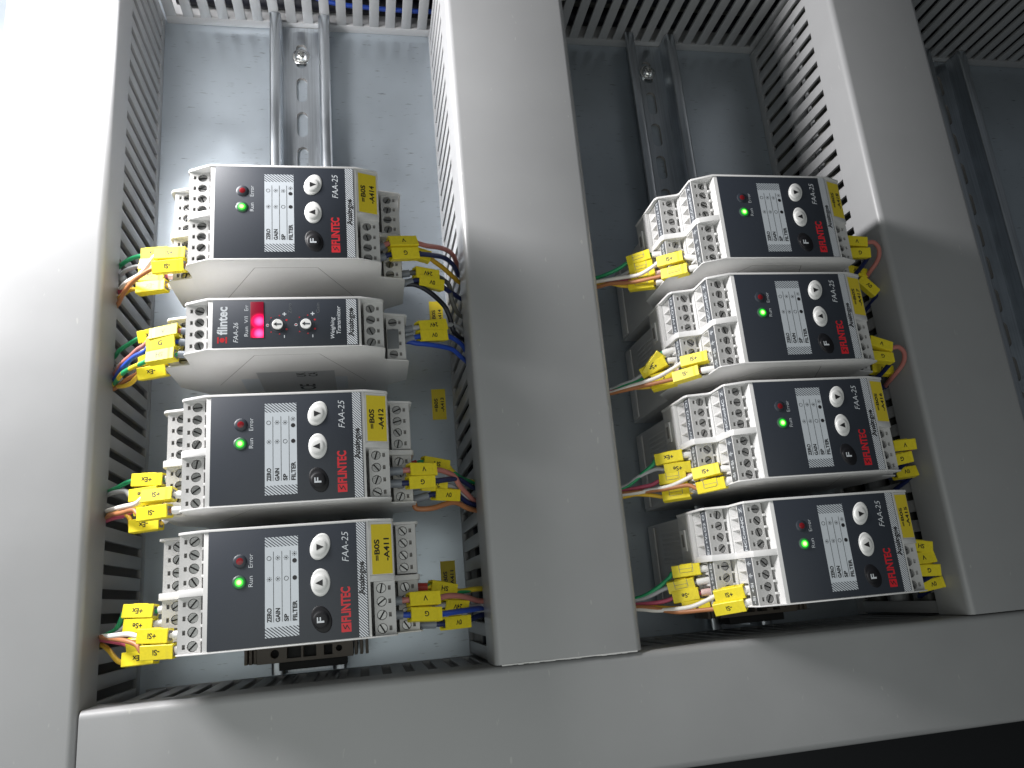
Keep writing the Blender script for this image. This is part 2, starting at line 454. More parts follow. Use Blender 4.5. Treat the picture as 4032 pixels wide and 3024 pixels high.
def smooth_path(pts, n=7):
    P = [Vector(p) for p in pts]; out = []
    for i in range(len(P) - 1):
        p0, p1, p2, p3 = P[max(i - 1, 0)], P[i], P[i + 1], P[min(i + 2, len(P) - 1)]
        for k in range(n):
            t = k / n
            out.append(.5 * ((2 * p1) + (p2 - p0) * t + (2 * p0 - 5 * p1 + 4 * p2 - p3) * t * t + (3 * p1 - p0 - 3 * p2 + p3) * t ** 3))
    out.append(P[-1]); return out
def loose_wire(pts, r, mat, label, group):
    b = MB(); b.tube(smooth_path(pts), r, mat)
    solo('wire', b.mesh('wire', smooth=60), (0, 0, 0), label, 'wire', group)
g = 'wires lying inside the top duct'
loose_wire([(4, 196, 26), (25, 190, 20), (48, 184, 15), (75, 183, 13), (105, 182.5, 13), (150, 184, 14)], 1.5, 'wire_blue', 'lowest blue wire inside the top duct, right against the slots', g)
loose_wire([(60, 215, 40), (75, 203, 34), (92, 192, 30), (112, 186, 24), (150, 188, 22)], 1.5, 'wire_blue', 'blue wire sloping down inside the top duct near the middle duct', g)
loose_wire([(-40, 190, 30), (0, 190, 32), (30, 186, 22), (52, 188, 14), (70, 200, 8)], 1.5, 'wire_grey', 'grey wire bowed behind the top duct slots above the left rail', g)
loose_wire([(188, 186, 30), (200, 182, 34), (215, 182, 42), (240, 196, 50)], 2.2, 'wire_white', 'white cable end inside the top duct beside the middle duct', g)

def filling(axis, a0, a1, b0, b1, rows_, cols_, mats, label, group, seed):
    """cables added along a duct to block light through its slots: a across it, b along it"""
    rg = random.Random(seed)
    for i in range(rows_):
        for j in range(cols_):
            ca = a0 + (a1 - a0) * (j + .5 + (.25 if i % 2 else -.25)) / cols_; w_ = 7.5 + i * 11.2
            pts = [(ca + rg.uniform(-1.2, 1.2), b0 + (b1 - b0) * k / 7, w_ + rg.uniform(-1.0, 1.0)) for k in range(8)]
            if axis == 'u': pts = [(q, p, w2) for p, q, w2 in pts]
            b = MB(); b.tube(smooth_path(pts, 4), 5.3, rg.choice(mats), 10)
            solo('cable', b.mesh('cable', smooth=60), (0, 0, 0), label, 'cable', group)
GREYS = ['wire_grey', 'wire_grey', 'wire_darkgrey', 'wire_navy', 'wire_black', 'wire_grey']
filling('u', 187, 236, -45, 690, 6, 4, ['wire_darkgrey', 'wire_black'], 'dark cable added deep inside the top duct to darken its slots', 'cables added to darken the top duct', 4)  # added in dark colours so the gaps between the fingers look shaded
filling('v', 118, 173, -214, 168, 6, 5, GREYS, 'cable packed inside the duct between the two transmitter columns', 'cables packed in the middle duct', 1)  # some wires do show here; the dense packing is added to block light
filling('v', 352, 400, -214, 168, 6, 4, GREYS, 'unseen cable added inside the dim duct right of the right-hand transmitters to block light', 'light-blocking cables added in the right duct', 2)  # unseen, added to stop light striping the far rail

# ================================================================== MOUNTING RAILS
def rail(uc, label):
    t = thing('mounting_rail', label, 'rail', (uc, 0, 0), 'top hat rails')
    v0, v1 = -219, 173.2
    holes = []
    c = 126.8 + 24.9 * 2
    while c > -215:
        hw, hl = 3.3, 8.9; lp = []
        for sgn, cc in ((1, c + hl - hw), (-1, c - hl + hw)):
            for i in range(9):
                a = R(180 * i / 8) if sgn > 0 else R(180 + 180 * i / 8)
                lp.append((hw * math.cos(a), min(cc + hw * math.sin(a), v1 - .3)))
        if min(p[1] for p in lp) > v0 + 1 and c + hl < v1 - 1: holes.append((lp, 2.35, 'plate', lp, 'groove'))  # slot walls coloured dark, standing in for the shadow line along their edges
        c -= 24.9
    b = MB()
    # channel floor with punched slots
    b.holed([(-12.2, v0), (12.2, v0), (12.2, v1), (-12.2, v1)], holes, lambda a, q, d: (a, q, 2.6 - d), 1.2, 'rail_zinc', 'plate')
    # folded sides and lips: outer skin profile
    for s in (-1, 1):
        pr = [(11.4, .1), (12.2, .1)]
        skin = [(12.2, 1.5), (12.6, 1.9), (12.9, 2.6), (12.9, 12.6), (13.2, 13.8), (14.0, 14.3), (17.2, 14.3), (17.9, 14.6), (18.1, 15.0), (17.7, 15.6), (16.8, 15.9), (13.6, 15.9), (12.2, 15.3), (11.4, 14.2), (11.4, 2.2), (11.0, 1.5)]
        b.prism([(s * u, w) for u, w in skin], v0, v1, 'rail_zinc')
    me = b.mesh('rail_body', smooth=50)
    part('rail_body', me, t)
    return t
rail(30.3, 'shiny slotted rail carrying the left column of transmitters')
rail(264.1, 'slotted rail carrying the right column of transmitters')
rail(497.5, 'dark slotted rail beyond the rightmost duct')

def screw(pos, label):
    b = MB(); n = 24
    p = [(math.cos(2 * math.pi * i / n), math.sin(2 * math.pi * i / n)) for i in range(n)]
    L = lambda r, w: [(r * x, r * y, w) for x, y in p]
    b.rings([L(5.6, .1), L(5.6, .9), L(5.2, 1.15), L(3.9, 1.2), L(3.9, 1.6), L(3.6, 2.6), L(2.9, 3.3), L(2.0, 3.7)], 'bright_steel', cap=False)
    cr = []
    for k in range(4):
        a = math.pi / 2 * k
        for r_, d in ((1.9, -.22), (1.9, .22), (.55, .78)): cr.append((r_ * math.cos(a + d), r_ * math.sin(a + d)))
    outer = [(2.0 * x, 2.0 * y) for x, y in p]
    b.holed(outer, [(cr, 1.5, 'steel')], lambda a, q, d: (a, q, 3.7 - d), 1.5, 'bright_steel', 'steel')
    solo('mounting_screw', b.mesh('mounting_screw', smooth=35), pos, label, 'screw', 'cross-head rail screws')
screw((30.2, 150.9, 2.6), 'shiny cross-head screw with washer in the left rail')
screw((264.0, 150.9, 2.6), 'dull cross-head screw in the right-hand rail')

# ================================================================== END BRACKETS ON THE RAILS
def bracket(u0, label):
    t = thing('end_bracket', label, 'rail clamp', (u0, -203.9, 15.6), 'rail end clamps')
    b = MB()
    circ = lambda cu, cvv, r: [(cu + r * math.cos(2 * math.pi * i / 14), cvv + r * math.sin(2 * math.pi * i / 14)) for i in range(14)]
    rect = lambda a, c, d, e: [(a, d), (c, d), (c, e), (a, e)]
    hs = [(circ(13, -4.1, 2.0), 8), (rect(18.5, 25, -6.6, -1.6), 4), (rect(26, 32, -6.6, -1.6), 6), (rect(35.5, 39.5, -6.6, -1.9), 7), (circ(42.6, -4.1, 1.5), 8)]
    b.holed([(5, -8.2), (49, -8.2), (49, -.4), (5, -.4)], hs, lambda a, c, d: (a, c, 22 - d), 5, 'bracket_beige', 'recess')
    b.prism([(5, 0), (49, 0), (49, 22), (5, 22)], -8.2, -8.15, 'bracket_beige'); b.prism([(5, 0), (49, 0), (49, 22), (5, 22)], -.45, -.4, 'bracket_beige')
    b.box(4.9, 5, -8.2, -.4, 0, 22, 'bracket_beige'); b.box(49, 49.1, -8.2, -.4, 0, 22, 'bracket_beige')
    part('body', b.mesh('body'), t)
    b = MB(); b.box(0, 1.4, -8.0, -.6, 2, 20, 'bracket_beige'); rm = b.mesh('grip_rib', bevel=.2)
    for uu in (-1, 1.1, 3.2, 49.8, 52.4, 55.0): part('grip_rib', rm, t, (uu, 0, 0))
    b = MB(); b.box(14, 46, -12.4, -8.3, 1, 13, 'recess')
    part('clamp_foot', b.mesh('clamp_foot', bevel=.3), t)
bracket(3.2, 'beige clamp with round holes on the rail below the lowest left transmitter')
bracket(237.0, 'dark clamp on the rail below the lowest right transmitter')

# ================================================================== LABELS STUCK TO THE PLATE
def plate_label(u0, v0, txt, label):
    b = MB(); b.box(0, 8.1, -18.3, 0, .02, .14, 'tag_yellow')
    face_text(b, '=B0S', 1.35, 3.5, -13.6, -5.6, .16, 'ink_black', .028)
    face_text(b, txt, 5.1, 7.1, -13.7, -5.2, .16, 'ink_black', .028)
    solo('label_sticker', b.mesh('label_sticker'), (u0, v0, 0), label, 'label', 'yellow device labels on the plate')
plate_label(102.3, -16.4, '-A414', 'yellow plate label reading A414 behind the wires of the top left transmitter')
plate_label(100.5, -71.4, '-A413', 'yellow plate label reading A413 in the clear on the plate')
plate_label(99.8, -169.8, '-A411', 'shaded yellow plate label reading A411 at the lower left bay')

# ================================================================== TRANSMITTERS
UTOP, LTOP = 116.8, 99.0                       # height of the upper and lower terminal rows
POLE = [-3.8 - 5.17 * k for k in range(4)]
PP = 5.08
_c = {}
def cached(k, fn):
    if k not in _c: _c[k] = fn()
    return _c[k]
def block_mesh(mir):
    """four-pole plug: origin at the outer top edge, first pole centre at v = -2.6"""
    s = -1 if mir else 1
    b = MB(); L = 4 * PP
    hs = []
    for k in range(4):
        c = -2.585 - PP * k
        hs.append(([(5.35 + 1.95 * math.cos(2 * math.pi * i / 20), c + 1.95 * math.sin(2 * math.pi * i / 20)) for i in range(20)], 2.2, 'recess'))
        hs.append(([(1.65, c - .85), (2.75, c - .85), (2.75, c + .85), (1.65, c + .85)], 1.4, 'groove'))
    b.holed([(0, -L), (8.2, -L), (8.2, 0), (0, 0)], hs, lambda a, q, d: (s * a, q, -d), 1, 'terminal', 'recess')
    fn = []
    for k in range(4):
        c = -2.585 - PP * k
        # funnel openings for the conductors on the outer face (coordinates: v, w)
        fn.append(([(c - 2.1, -14.2), (c + 2.1, -14.2), (c + 2.1, -7.0), (c - 2.1, -7.0)], 3.6, 'recess',
                   [(c - 1.2, -12.6), (c + 1.2, -12.6), (c + 1.2, -9.6), (c - 1.2, -9.6)]))
    b.holed([(-L, -15), (0, -15), (0, 0), (-L, 0)], fn, lambda q, h, d: (s * d, q, h), 1, 'housing', 'recess')
    for q in (0, -L): b.quad((0, q, 0), (s * 8.2, q, 0), (s * 8.2, q, -15), (0, q, -15), 'terminal')
    b.quad((s * 8.2, 0, 0), (s * 8.2, -L, 0), (s * 8.2, -L, -15), (s * 8.2, 0, -15), 'terminal')
    for k in range(1, 4): b.box(s * .02, s * 8.18, -PP * k - .07, -PP * k + .07, -.02, .03, 'groove') if False else None
    me = b.mesh('terminal_block')
    bm = bmesh.new(); bm.from_mesh(me)
    if mir: bmesh.ops.reverse_faces(bm, faces=bm.faces)
    bm.to_mesh(me); bm.free()
    return me
def screw_mesh():
    b = MB(); r = 1.80; n = 12; g = .30
    for s in (-1, 1):
        a0 = math.asin(g / r); arc = [(r * math.cos(a0 + (math.pi - 2 * a0) * i / n), s * r * math.sin(a0 + (math.pi - 2 * a0) * i / n)) for i in range(n + 1)]
        if s < 0: arc = arc[::-1]
        b.rings([[(x, y, -1.3) for x, y in arc], [(x, y, -.12) for x, y in arc], [(x * .93, y * .93 + s * .02, 0) for x, y in arc]], 'steel')
    b.disc((0, 0), r * .98, -.75, 'recess', 16)
    return b.mesh('screw', smooth=35)
def strip_mesh(txt):
    b = MB(); L = 4 * PP
    b.box(-.16, -.02, -L + .2, -.2, -6.2, -.7, 'strip_grey')
    for k, t in enumerate(txt):
        c = -2.585 - PP * (3 - k)
        if t == 'E':
            for i, hw in enumerate((1.1, .75, .4)): b.box(-.2, -.17, c - hw, c + hw, -3.6 - .75 * i, -3.25 - .75 * i, 'ink_white')
            b.box(-.2, -.17, c - .18, c + .18, -3.3, -1.6, 'ink_white')
        else:
            _, _, asp = glyphs(t, .02); hgt = 2.5 if t[0] != '-' or len(t) > 1 else 2.5; wdt = min(hgt * asp, 4.9)
            put(b, t, (-.2, c - wdt / 2, -2.2), (0, wdt, 0), (0, 0, -hgt), 'ink_white', .02)
    return b.mesh('marking_strip')

def profile(inset=0.):
    return [(-12, 1), (-12, 56), (-21.6, 68.5), (-21.6, 97.6), (-20.6, 99.6), (-11.4, 102.6), (-10.4, 103.6), (-10.4, 116.0), (-9.6, 117.4), (-.4, 122.25),
            (61.5, 122.25), (70.3, 118.9), (71.2, 117.6), (71.2, 103.2), (72.0, 102.2), (81.2, 99.9), (82.2, 98.6), (82.4, 69), (73.5, 62), (73.5, 1)]
def housing_mesh(W):
    b = MB(); P = profile()
    b.prism(P, -.95, 0, 'housing'); b.prism(P, -W, -W + .52, 'housing')
    i0, i1 = -.9, -W + .5
    b.box(.0, 61.3, i1, i0, 60, 121.9, 'housing')               # main body behind the front
    b.box(-11.9, 73.4, i1, i0, 1.05, 64, 'housing')             # foot
    b.box(-10.1, .2, i1, i0, 62, 101.4, 'housing'); b.box(-21.3, -10, i1, i0, 68.6, 83.6, 'housing')
    b.box(61, 71, i1, i0, 62, 101.4, 'housing'); b.box(70.9, 82.1, i1, i0, 69.1, 83.6, 'housing')
    b.box(-2.2, -1.6 + .55, i1, i0, 101, 108, 'hole_red'); b.box(-12.2, -11.0, i1, i0, 83, 92, 'hole_red')
    # comb posts between the plugs and the front
    for k in range(2 if W > 30 else 1):
        for q in (-6.4, -11.6, -16.7):
            vv = q - (23.2 * k)
            b.box(-1.5, .1, vv - .5, vv + .5, 101, 117.5, 'housing'); b.box(-11.4, -10.0, vv - .5, vv + .5, 83, 99.2, 'housing')
    if W > 30:
        lr = [(-21.2, 83), (-21.2, 98.0), (-20.4, 99.9), (-11.2, 102.9), (-10.2, 103.8), (-10.2, 116.2), (-9.2, 117.9), (0.2, 121.8), (0.2, 83)]
        b.prism(lr, -24.1, -21.4, 'housing')
        rr = [(61, 83), (61, 121.7), (61.6, 121.6), (70.2, 118.4), (70.9, 117.6), (70.9, 103), (72, 101.6), (81.2, 99.5), (82, 98.4), (82, 83)]
        b.prism(rr, -24.1, -21.9, 'housing')
    # folded seam lines of the shell on both flanks
    for vv in (-W - .04, .04):
        v0, v1 = sorted((vv, -W + .02 if vv < -1 else -.02))
        def line(a, c, t=.16):
            d = Vector((c[0] - a[0], 0, c[1] - a[1])); n = Vector((-d.z, 0, d.x)).normalized() * t
            b.prism([(a[0] - n.x, a[1] - n.z), (c[0] - n.x, c[1] - n.z), (c[0] + n.x, c[1] + n.z), (a[0] + n.x, a[1] + n.z)], v0, v1, 'groove')
        line((17.1, 113.8), (43.6, 113.8)); line((17.1, 113.8), (-4, 70)); line((43.6, 113.8), (63, 70)); line((40, 80), (52, 80), .1)
    return b.mesh('housing', bevel=.35)
def vent_rib_mesh():
    b = MB(); b.box(-12.7, -12.0, -6.5, -5.2, 22, 52, 'housing'); return b.mesh('vent_rib', bevel=.2)
def foot_clip_mesh():
    b = MB(); b.box(-12.9, -12.0, -43.5, -1.5, 3, 12, 'housing'); return b.mesh('foot_clip', bevel=.2)
def latch_mesh():
    b = MB(); b.box(-22.2, -21.5, -18, -8, 72, 77, 'housing'); b.box(-22.26, -21.6, -16, -10, 73, 75.5, 'groove'); return b.mesh('latch')
def cover_mesh():
    b = MB(); b.prism([(61.2, 102), (61.2, 121.5), (62.0, 121.1), (70.6, 117.9), (71.0, 117.2), (71.0, 102)], -22.3, -1.0, 'housing')
    return b.mesh('blank_cover', bevel=.3)
def tag_mesh(txt):
    b = MB(); sl = (117.9 - 121.1) / 8.6
    wf = lambda u: 121.1 + (u - 62.0) * sl
    u0, u1 = 62.3, 70.2
    b.add([(u0, -21.4, wf(u0) + .02), (u1, -21.4, wf(u1) + .02), (u1, -2.1, wf(u1) + .02), (u0, -2.1, wf(u0) + .02),
           (u0, -21.4, wf(u0) + .16), (u1, -21.4, wf(u1) + .16), (u1, -2.1, wf(u1) + .16), (u0, -2.1, wf(u0) + .16)],
          [(4, 5, 6, 7), (0, 4, 7, 3), (1, 2, 6, 5), (0, 1, 5, 4), (3, 7, 6, 2)], 'tag_yellow')
    for t, a, c, q0, q1 in (('=B0S', 63.25, 65.4, -16.3, -8.0), (txt, 67.0, 69.2, -16.4, -7.6)):
        put(b, t, (c, q0, wf(c) + .19), (0, q1 - q0, 0), (a - c, 0, wf(a) - wf(c)), 'ink_black', .03)
    return b.mesh('device_tag')
FW_ = 122.2      # front film surface
def sun(b, u, v, w):
    b.disc((u, v), .33, w, 'ink_black', 10)
    for k in range(8):
        a = math.pi / 4 * k; c, s_ = math.cos(a), math.sin(a)
        b.add([(u + .55 * c - .09 * s_, v + .55 * s_ + .09 * c, w), (u + .55 * c + .09 * s_, v + .55 * s_ - .09 * c, w),
               (u + .95 * c + .09 * s_, v + .95 * s_ - .09 * c, w), (u + .95 * c - .09 * s_, v + .95 * s_ + .09 * c, w)], [(0, 1, 2, 3)], 'ink_black')
def print_a():
    b = MB(); w1, w2 = FW_ + .03, FW_ + .06
    face_text(b, 'Run', 16.2, 17.8, -22.4, -18.4, w1, 'ink_white'); face_text(b, 'Error', 16.2, 17.8, -15.3, -10.2, w1, 'ink_white')
    b.quad((22.2, -37.7, w1), (34.5, -37.7, w1), (34.5, -8.2, w1), (22.2, -8.2, w1), 'film_grey')
    hatch(b, 22.2, 34.5, -41.4, -37.7, w1, 'film_grey', 1.12, .47, .82); hatch(b, 22.2, 34.5, -8.2, -4.5, w1, 'film_grey', 1.12, .47, .82)
    for t, a, c, q in (('ZERO', 22.9, 24.6, -30.7), ('GAIN', 26.0, 27.7, -30.9), ('SP', 29.1, 30.8, -33.2), ('FILTER', 32.2, 33.9, -28.6)):
        face_text(b, t, a, c, -35.9, q, w2, 'ink_black', .035)
    for u in (25.3, 28.4, 31.5): b.quad((u - .09, -35.9, w2), (u + .09, -35.9, w2), (u + .09, -9.9, w2), (u - .09, -9.9, w2), 'ink_black')
    for u, v in ((23.7, -12.4), (30, -20.2)): b.ring((u, v), .68, .86, w2, 'ink_black')
    for u, v in ((23.8, -20.2), (26.9, -20.2), (26.9, -12.4), (30, -12.5), (33.1, -11.2)): sun(b, u, v, w2)
    for u, v in ((33.1, -20.2), (33.1, -13.8)): b.disc((u, v), .86, w2, 'ink_black')
    face_text(b, 'FAA-25', 50.9, 53.4, -15.7, -4.2, w1, 'ink_white', -.008, .22)
    # brand line: emblem and heavy letters cut by thin dark lines
    b.quad((50.0, -41.8, w1), (53.7, -41.8, w1), (53.7, -38.5, w1), (50.0, -38.5, w1), 'ink_red')
    zz = [(50.6, -39.1), (51.4, -40.7), (52.1, -39.3), (53.0, -41.0)]
    for a, c in zip(zz, zz[1:]):
        d = Vector((c[0] - a[0], c[1] - a[1])).normalized(); n = Vector((-d.y, d.x)) * .17
        b.add([(a[0] + n.x, a[1] + n.y, w2), (a[0] - n.x, a[1] - n.y, w2), (c[0] - n.x, c[1] - n.y, w2), (c[0] + n.x, c[1] + n.y, w2)], [(0, 1, 2, 3)], 'ink_black')
    face_text(b, 'FLINTEC', 50.0, 53.7, -38.1, -25.2, w1, 'ink_red', .035)
    hatch(b, 56.6, 60.0, -44.2, -1.0, w1, 'ink_white', 1.05, .42, 1.0)
    face_text(b, 'Analogue', 56.9, 59.8, -28.8, -16.2, w2, 'ink_black', .035)
    return b.mesh('lettering')
def film_mesh(W):
    b = MB(); b.box(1.7, 60.3, -W + .75, -.85, 121.95, FW_, 'film'); return b.mesh('front_label', bevel=.1)
def ell(c, a, bb, tilt, w, n=32):
    ct, st = math.cos(tilt), math.sin(tilt)
    return [(c[0] + bb * math.cos(2 * math.pi * i / n) * ct + a * math.sin(2 * math.pi * i / n) * st, c[1] - bb * math.cos(2 * math.pi * i / n) * st + a * math.sin(2 * math.pi * i / n) * ct, w) for i in range(n)]
def button_mesh(tilt, mat):
    b = MB(); f = FW_ + .02; k = (-.25, -.2)
    b.rings([ell((0, 0), 5.2, 3.65, tilt, f), ell((0, 0), 5.0, 3.5, tilt, f + .18), ell((0, 0), 4.2, 3.1, tilt * .8, f + .22),
             ell(k, 3.3, 2.95, tilt * .4, f + .30), ell(k, 2.95, 2.75, 0, f + .55), ell(k, 2.4, 2.3, 0, f + .70), ell(k, 1.5, 1.45, 0, f + .76), ell(k, .6, .6, 0, f + .78)], mat)
    return b.mesh('button', smooth=60)
def arrow_mesh(d):
    b = MB(); w = FW_ + .84; h = 1.35
    b.add([(-.25 - d * 1.1, -.2 - 1.25, w), (-.25 + d * 1.7, -.2, w), (-.25 - d * 1.1, -.2 + 1.25, w)], [(0, 1, 2) if d > 0 else (2, 1, 0)], 'ink_black')
    return b.mesh('arrow')
def fmark_mesh():
    b = MB(); face_text(b, 'F', -1.75, .95, -1.25, .85, FW_ + .84, 'ink_white', .02); return b.mesh('letter')
def led_mesh(mat):
    b = MB(); f = FW_ + .02
    L = lambda r, w: [(r * math.cos(2 * math.pi * i / 24), r * math.sin(2 * math.pi * i / 24), w) for i in range(24)]
    b.rings([L(2.6, f), L(2.4, f + .18), L(1.9, f + .36), L(1.3, f + .46)], 'led_green' if mat == 'led_green' else 'film', cap=False)
    b.rings([L(1.3, f + .46), L(.95, f + .56), L(.5, f + .62), L(.2, f + .63)], mat)
    return b.mesh('indicator', smooth=60, origin=(0, 0, FW_ + .6))
SCREW = screw_mesh()
def rows(t, side, tier, poles, strips, rng):
    """fit plugs and their screws"""
    u = {('l', 'u'): -9.7, ('l', 'l'): -19.6, ('r', 'u'): 70.8, ('r', 'l'): 80.9}[(side, tier)]
    w = UTOP if tier == 'u' else LTOP
    me = cached(('blk', side), lambda: block_mesh(side == 'r'))
    for v0, st in poles:
        o = part('terminal_block', me, t, (u, v0, w))
        for k in range(4):
            part('screw', SCREW, o, ((5.35 if side == 'l' else -5.35), -2.585 - PP * k, -.75), rng.uniform(-1.4, 1.4))
        if side == 'l' and st:
            part('marking_strip', cached(('st',) + tuple(st), lambda: strip_mesh(st)), o)
def transmitter(u0, v0, tag, label, seed):
    rng = random.Random(seed)
    t = thing('signal_transmitter', label, 'transmitter', (u0, v0, 0), 'weighing transmitters clipped on the rails')
    part('housing', cached('hA', lambda: housing_mesh(45)), t)
    for k in range(7): part('vent_rib', cached('vA', vent_rib_mesh), t, (0, -2.6 * k, 0))
    part('foot_clip', cached('fc', foot_clip_mesh), t); part('latch', cached('la', latch_mesh), t)
    f = part('front_label', cached('fA', lambda: film_mesh(45)), t)
    part('lettering', cached('pA', print_a), f)
    for c, tl, mat, kind in (((42.7, -9.3), .36, 'button_white', 'dn'), ((42.6, -22.8), 0., 'button_white', 'up'), ((42.8, -36.4), -.36, 'button_black', 'f')):
        o = part('button', cached(('btn', tl, mat), lambda: button_mesh(tl, mat)), t, (c[0], c[1], 0))
        if kind == 'f': part('letter', cached('fm', fmark_mesh), o)
        else: part('arrow', cached(('ar', kind), lambda: arrow_mesh(1 if kind == 'dn' else -1)), o)
    part('indicator', cached('lg', lambda: led_mesh('led_green')), t, (12.9, -20.4, FW_ + .6), label='lit green run light')
    part('indicator', cached('lr', lambda: led_mesh('led_red_off')), t, (13.1, -12.7, FW_ + .6), label='unlit red error light')
    B1, B2 = -1.0, -24.15
    rows(t, 'l', 'u', ((B1, ('NC', 'Com', 'NC', 'Z')), (B2, ('-Si', '+Si', 'E', 'E'))), None, rng)
    rows(t, 'l', 'l', ((B1, ('Err', '+Vc', 'O2', 'O1')), (B2, ('-Ex', '-Se', '+Se', '+Ex'))), None, rng)
    rows(t, 'r', 'u', ((B2, None),), None, rng)
    rows(t, 'r', 'l', ((B1, None), (B2, None)), None, rng)
    part('blank_cover', cached('cov', cover_mesh), t)
    part('device_tag', tag_mesh(tag), t, label='yellow tag reading =B0S ' + tag)
    return t
UR = 233.8
DEV = {'D1': (0, 0), 'D2': (0, -62.3), 'D3': (0, -103.64), 'D4': (0, -156.75), 'R1': (UR, -.2), 'R2': (UR, -52.6), 'R3': (UR, -105.8), 'R4': (UR, -159.6)}
TAG = {'D1': ('-A414', 'topmost transmitter of the left column, tagged A414'), 'D3': ('-A412', 'transmitter tagged A412, third down in the left column below the narrow one'),
       'D4': ('-A411', 'lowest transmitter of the left column, tagged A411'), 'R1': ('-A418', 'topmost transmitter of the right column, tagged A418'),
       'R2': ('-A417', 'second transmitter down in the right column, tagged A417'), 'R3': ('-A416', 'third transmitter down in the right column, tagged A416'),
       'R4': ('-A415', 'lowest transmitter of the right column, tagged A415')}
for i, (k, (tg, lb)) in enumerate(TAG.items()): transmitter(DEV[k][0], DEV[k][1], tg, lb, 11 + i)

# the narrow unit with a red display window
def print_b():
    b = MB(); w1, w2 = FW_ + .03, FW_ + .06
    b.quad((3.7, -19.8, w1), (4.3, -19.8, w1), (4.3, -17.1, w1), (3.7, -17.1, w1), 'ink_red'); b.quad((6.9, -19.8, w1), (7.5, -19.8, w1), (7.5, -17.1, w1), (6.9, -17.1, w1), 'ink_red')
    b.disc((5.6, -18.45), 1.0, w1, 'ink_red', 16)
    face_text(b, 'flintec', 3.5, 7.6, -16.2, -3.9, w1, 'ink_white', .03)
    face_text(b, 'FAA-26', 9.9, 11.8, -19.6, -11.0, w1, 'ink_white', 0, .2)
    face_text(b, 'Run', 14.2, 15.7, -17.0, -12.8, w1, 'ink_white'); face_text(b, 'V/I', 14.2, 15.7, -11.2, -8.3, w1, 'ink_white'); face_text(b, 'Err', 14.2, 15.7, -5.8, -3.2, w1, 'ink_white')
    for cu in (27.4, 38.8):
        face_text(b, '0', cu - 4.7, cu - 3.4, -12.9, -11.7, w1, 'ink_white')
        face_text(b, '+', cu + 1.9, cu + 3.5, -8.3, -6.7, w1, 'ink_white', .02); b.quad((cu + 2.5, -18.0, w1), (cu + 2.85, -18.0, w1), (cu + 2.85, -16.8, w1), (cu + 2.5, -16.8, w1), 'ink_white')
        for k in range(7):
            a = R(-150 + 50 * k) + math.pi
            r_ = 4.1; p = (cu + r_ * math.cos(a), -12.2 + r_ * math.sin(a))
            if k != 3 or True: b.disc(p, .28 + (.16 if k in (0, 6) else 0), w1, 'ink_red', 10)
        b.ring((cu, -12.2), 3.35, 3.5, w1, 'ink_black', 32)
    face_text(b, 'Zero', 31.6, 33.0, -7.2, -2.7, w1, 'ink_dim'); face_text(b, 'Gain', 43.0, 44.4, -7.2, -2.7, w1, 'ink_dim')
    face_text(b, 'Weighing', 48.7, 50.8, -18.7, -9.2, w1, 'ink_white', 0, .2); face_text(b, 'Transmitter', 51.2, 52.9, -16.7, -4.2, w1, 'ink_white', 0, .2)
    hatch(b, 55.4, 59.6, -21.5, -1.2, w1, 'ink_white', 1.05, .42, 1.0)
    face_text(b, 'Analogue', 56.0, 58.9, -18.0, -5.2, w2, 'ink_black', .035)
    return b.mesh('lettering')
def pot_mesh():
    b = MB(); f = FW_ + .02
    L = lambda r, w: [(r * math.cos(2 * math.pi * i / 28), r * math.sin(2 * math.pi * i / 28), w) for i in range(28)]
    b.rings([L(2.5, f), L(2.5, f + .05), L(2.25, f + .05), L(2.25, f + .04)], 'recess', cap=False)
    b.rings([L(2.2, f), L(2.2, f + .7), L(2.05, f + .85)], 'button_white')
    w = f + .9
    b.add([(-1.6, -.0, w), (-.4, .9, w), (-.4, -.9, w)], [(2, 1, 0)], 'ink_black'); b.quad((-.5, -.35, w), (1.6, -.35, w), (1.6, .35, w), (-.5, .35, w), 'ink_dim')
    return b.mesh('adjuster', smooth=35)
nt_ = thing('signal_transmitter', 'narrow transmitter with a glowing red window and two adjusters, left column', 'transmitter', (0, -62.3, 0), 'weighing transmitters clipped on the rails')
part('housing', housing_mesh(22.5), nt_)
f = part('front_label', film_mesh(22.5), nt_); part('lettering', print_b(), f)
b = MB(); b.box(16.6, 21.8, -17.7, -1.9, FW_ - .1, FW_ + .22, 'led_window')
part('display_window', b.mesh('display_window', bevel=.1, origin=(20.1, -13.2, FW_ + .2)), nt_, (20.1, -13.2, FW_ + .2), label='glowing red display window')
pm = pot_mesh()
part('adjuster', pm, nt_, (27.4, -12.2, 0)); part('adjuster', pm, nt_, (38.8, -12.2, 0), rot=.05)
rg = random.Random(5)
rows(nt_, 'l', 'u', ((-1.0, ('E', 'SH', 'G', 'V')),), None, rg); rows(nt_, 'l', 'l', ((-1.0, ('-Ex', '-Se', '+Se', '+Ex')),), None, rg)
rows(nt_, 'r', 'u', ((-1.0, None),), None, rg); rows(nt_, 'r', 'l', ((-1.0, None),), None, rg)
b = MB(); b.box(72.9, 78.0, -16.3, -7.0, 99.05, 99.5, 'cap_grey'); part('blanking_cap', b.mesh('blanking_cap', bevel=.15), nt_)
b = MB(); vv = -22.56
b.box(6.5, 54.3, vv - .02, vv, 57, 79, 'film_grey'); b.box(14.4, 48.7, vv - .08, vv - .03, 55, 89, 'sticker_grey')
for t, u_, w_, h_, l_ in (('CE', 31.5, 63, 9, 10), ('UK', 31.5, 84, 4.6, 6.5), ('CA', 36.8, 84, 4.6, 6.5)):
    put(b, t, (u_ + (7.5 if t == 'CE' else 4.2), vv - .1, w_ - l_ / 2), (0, 0, l_), (-(7.5 if t == 'CE' else 4.2), 0, 0), 'ink_black', .02)
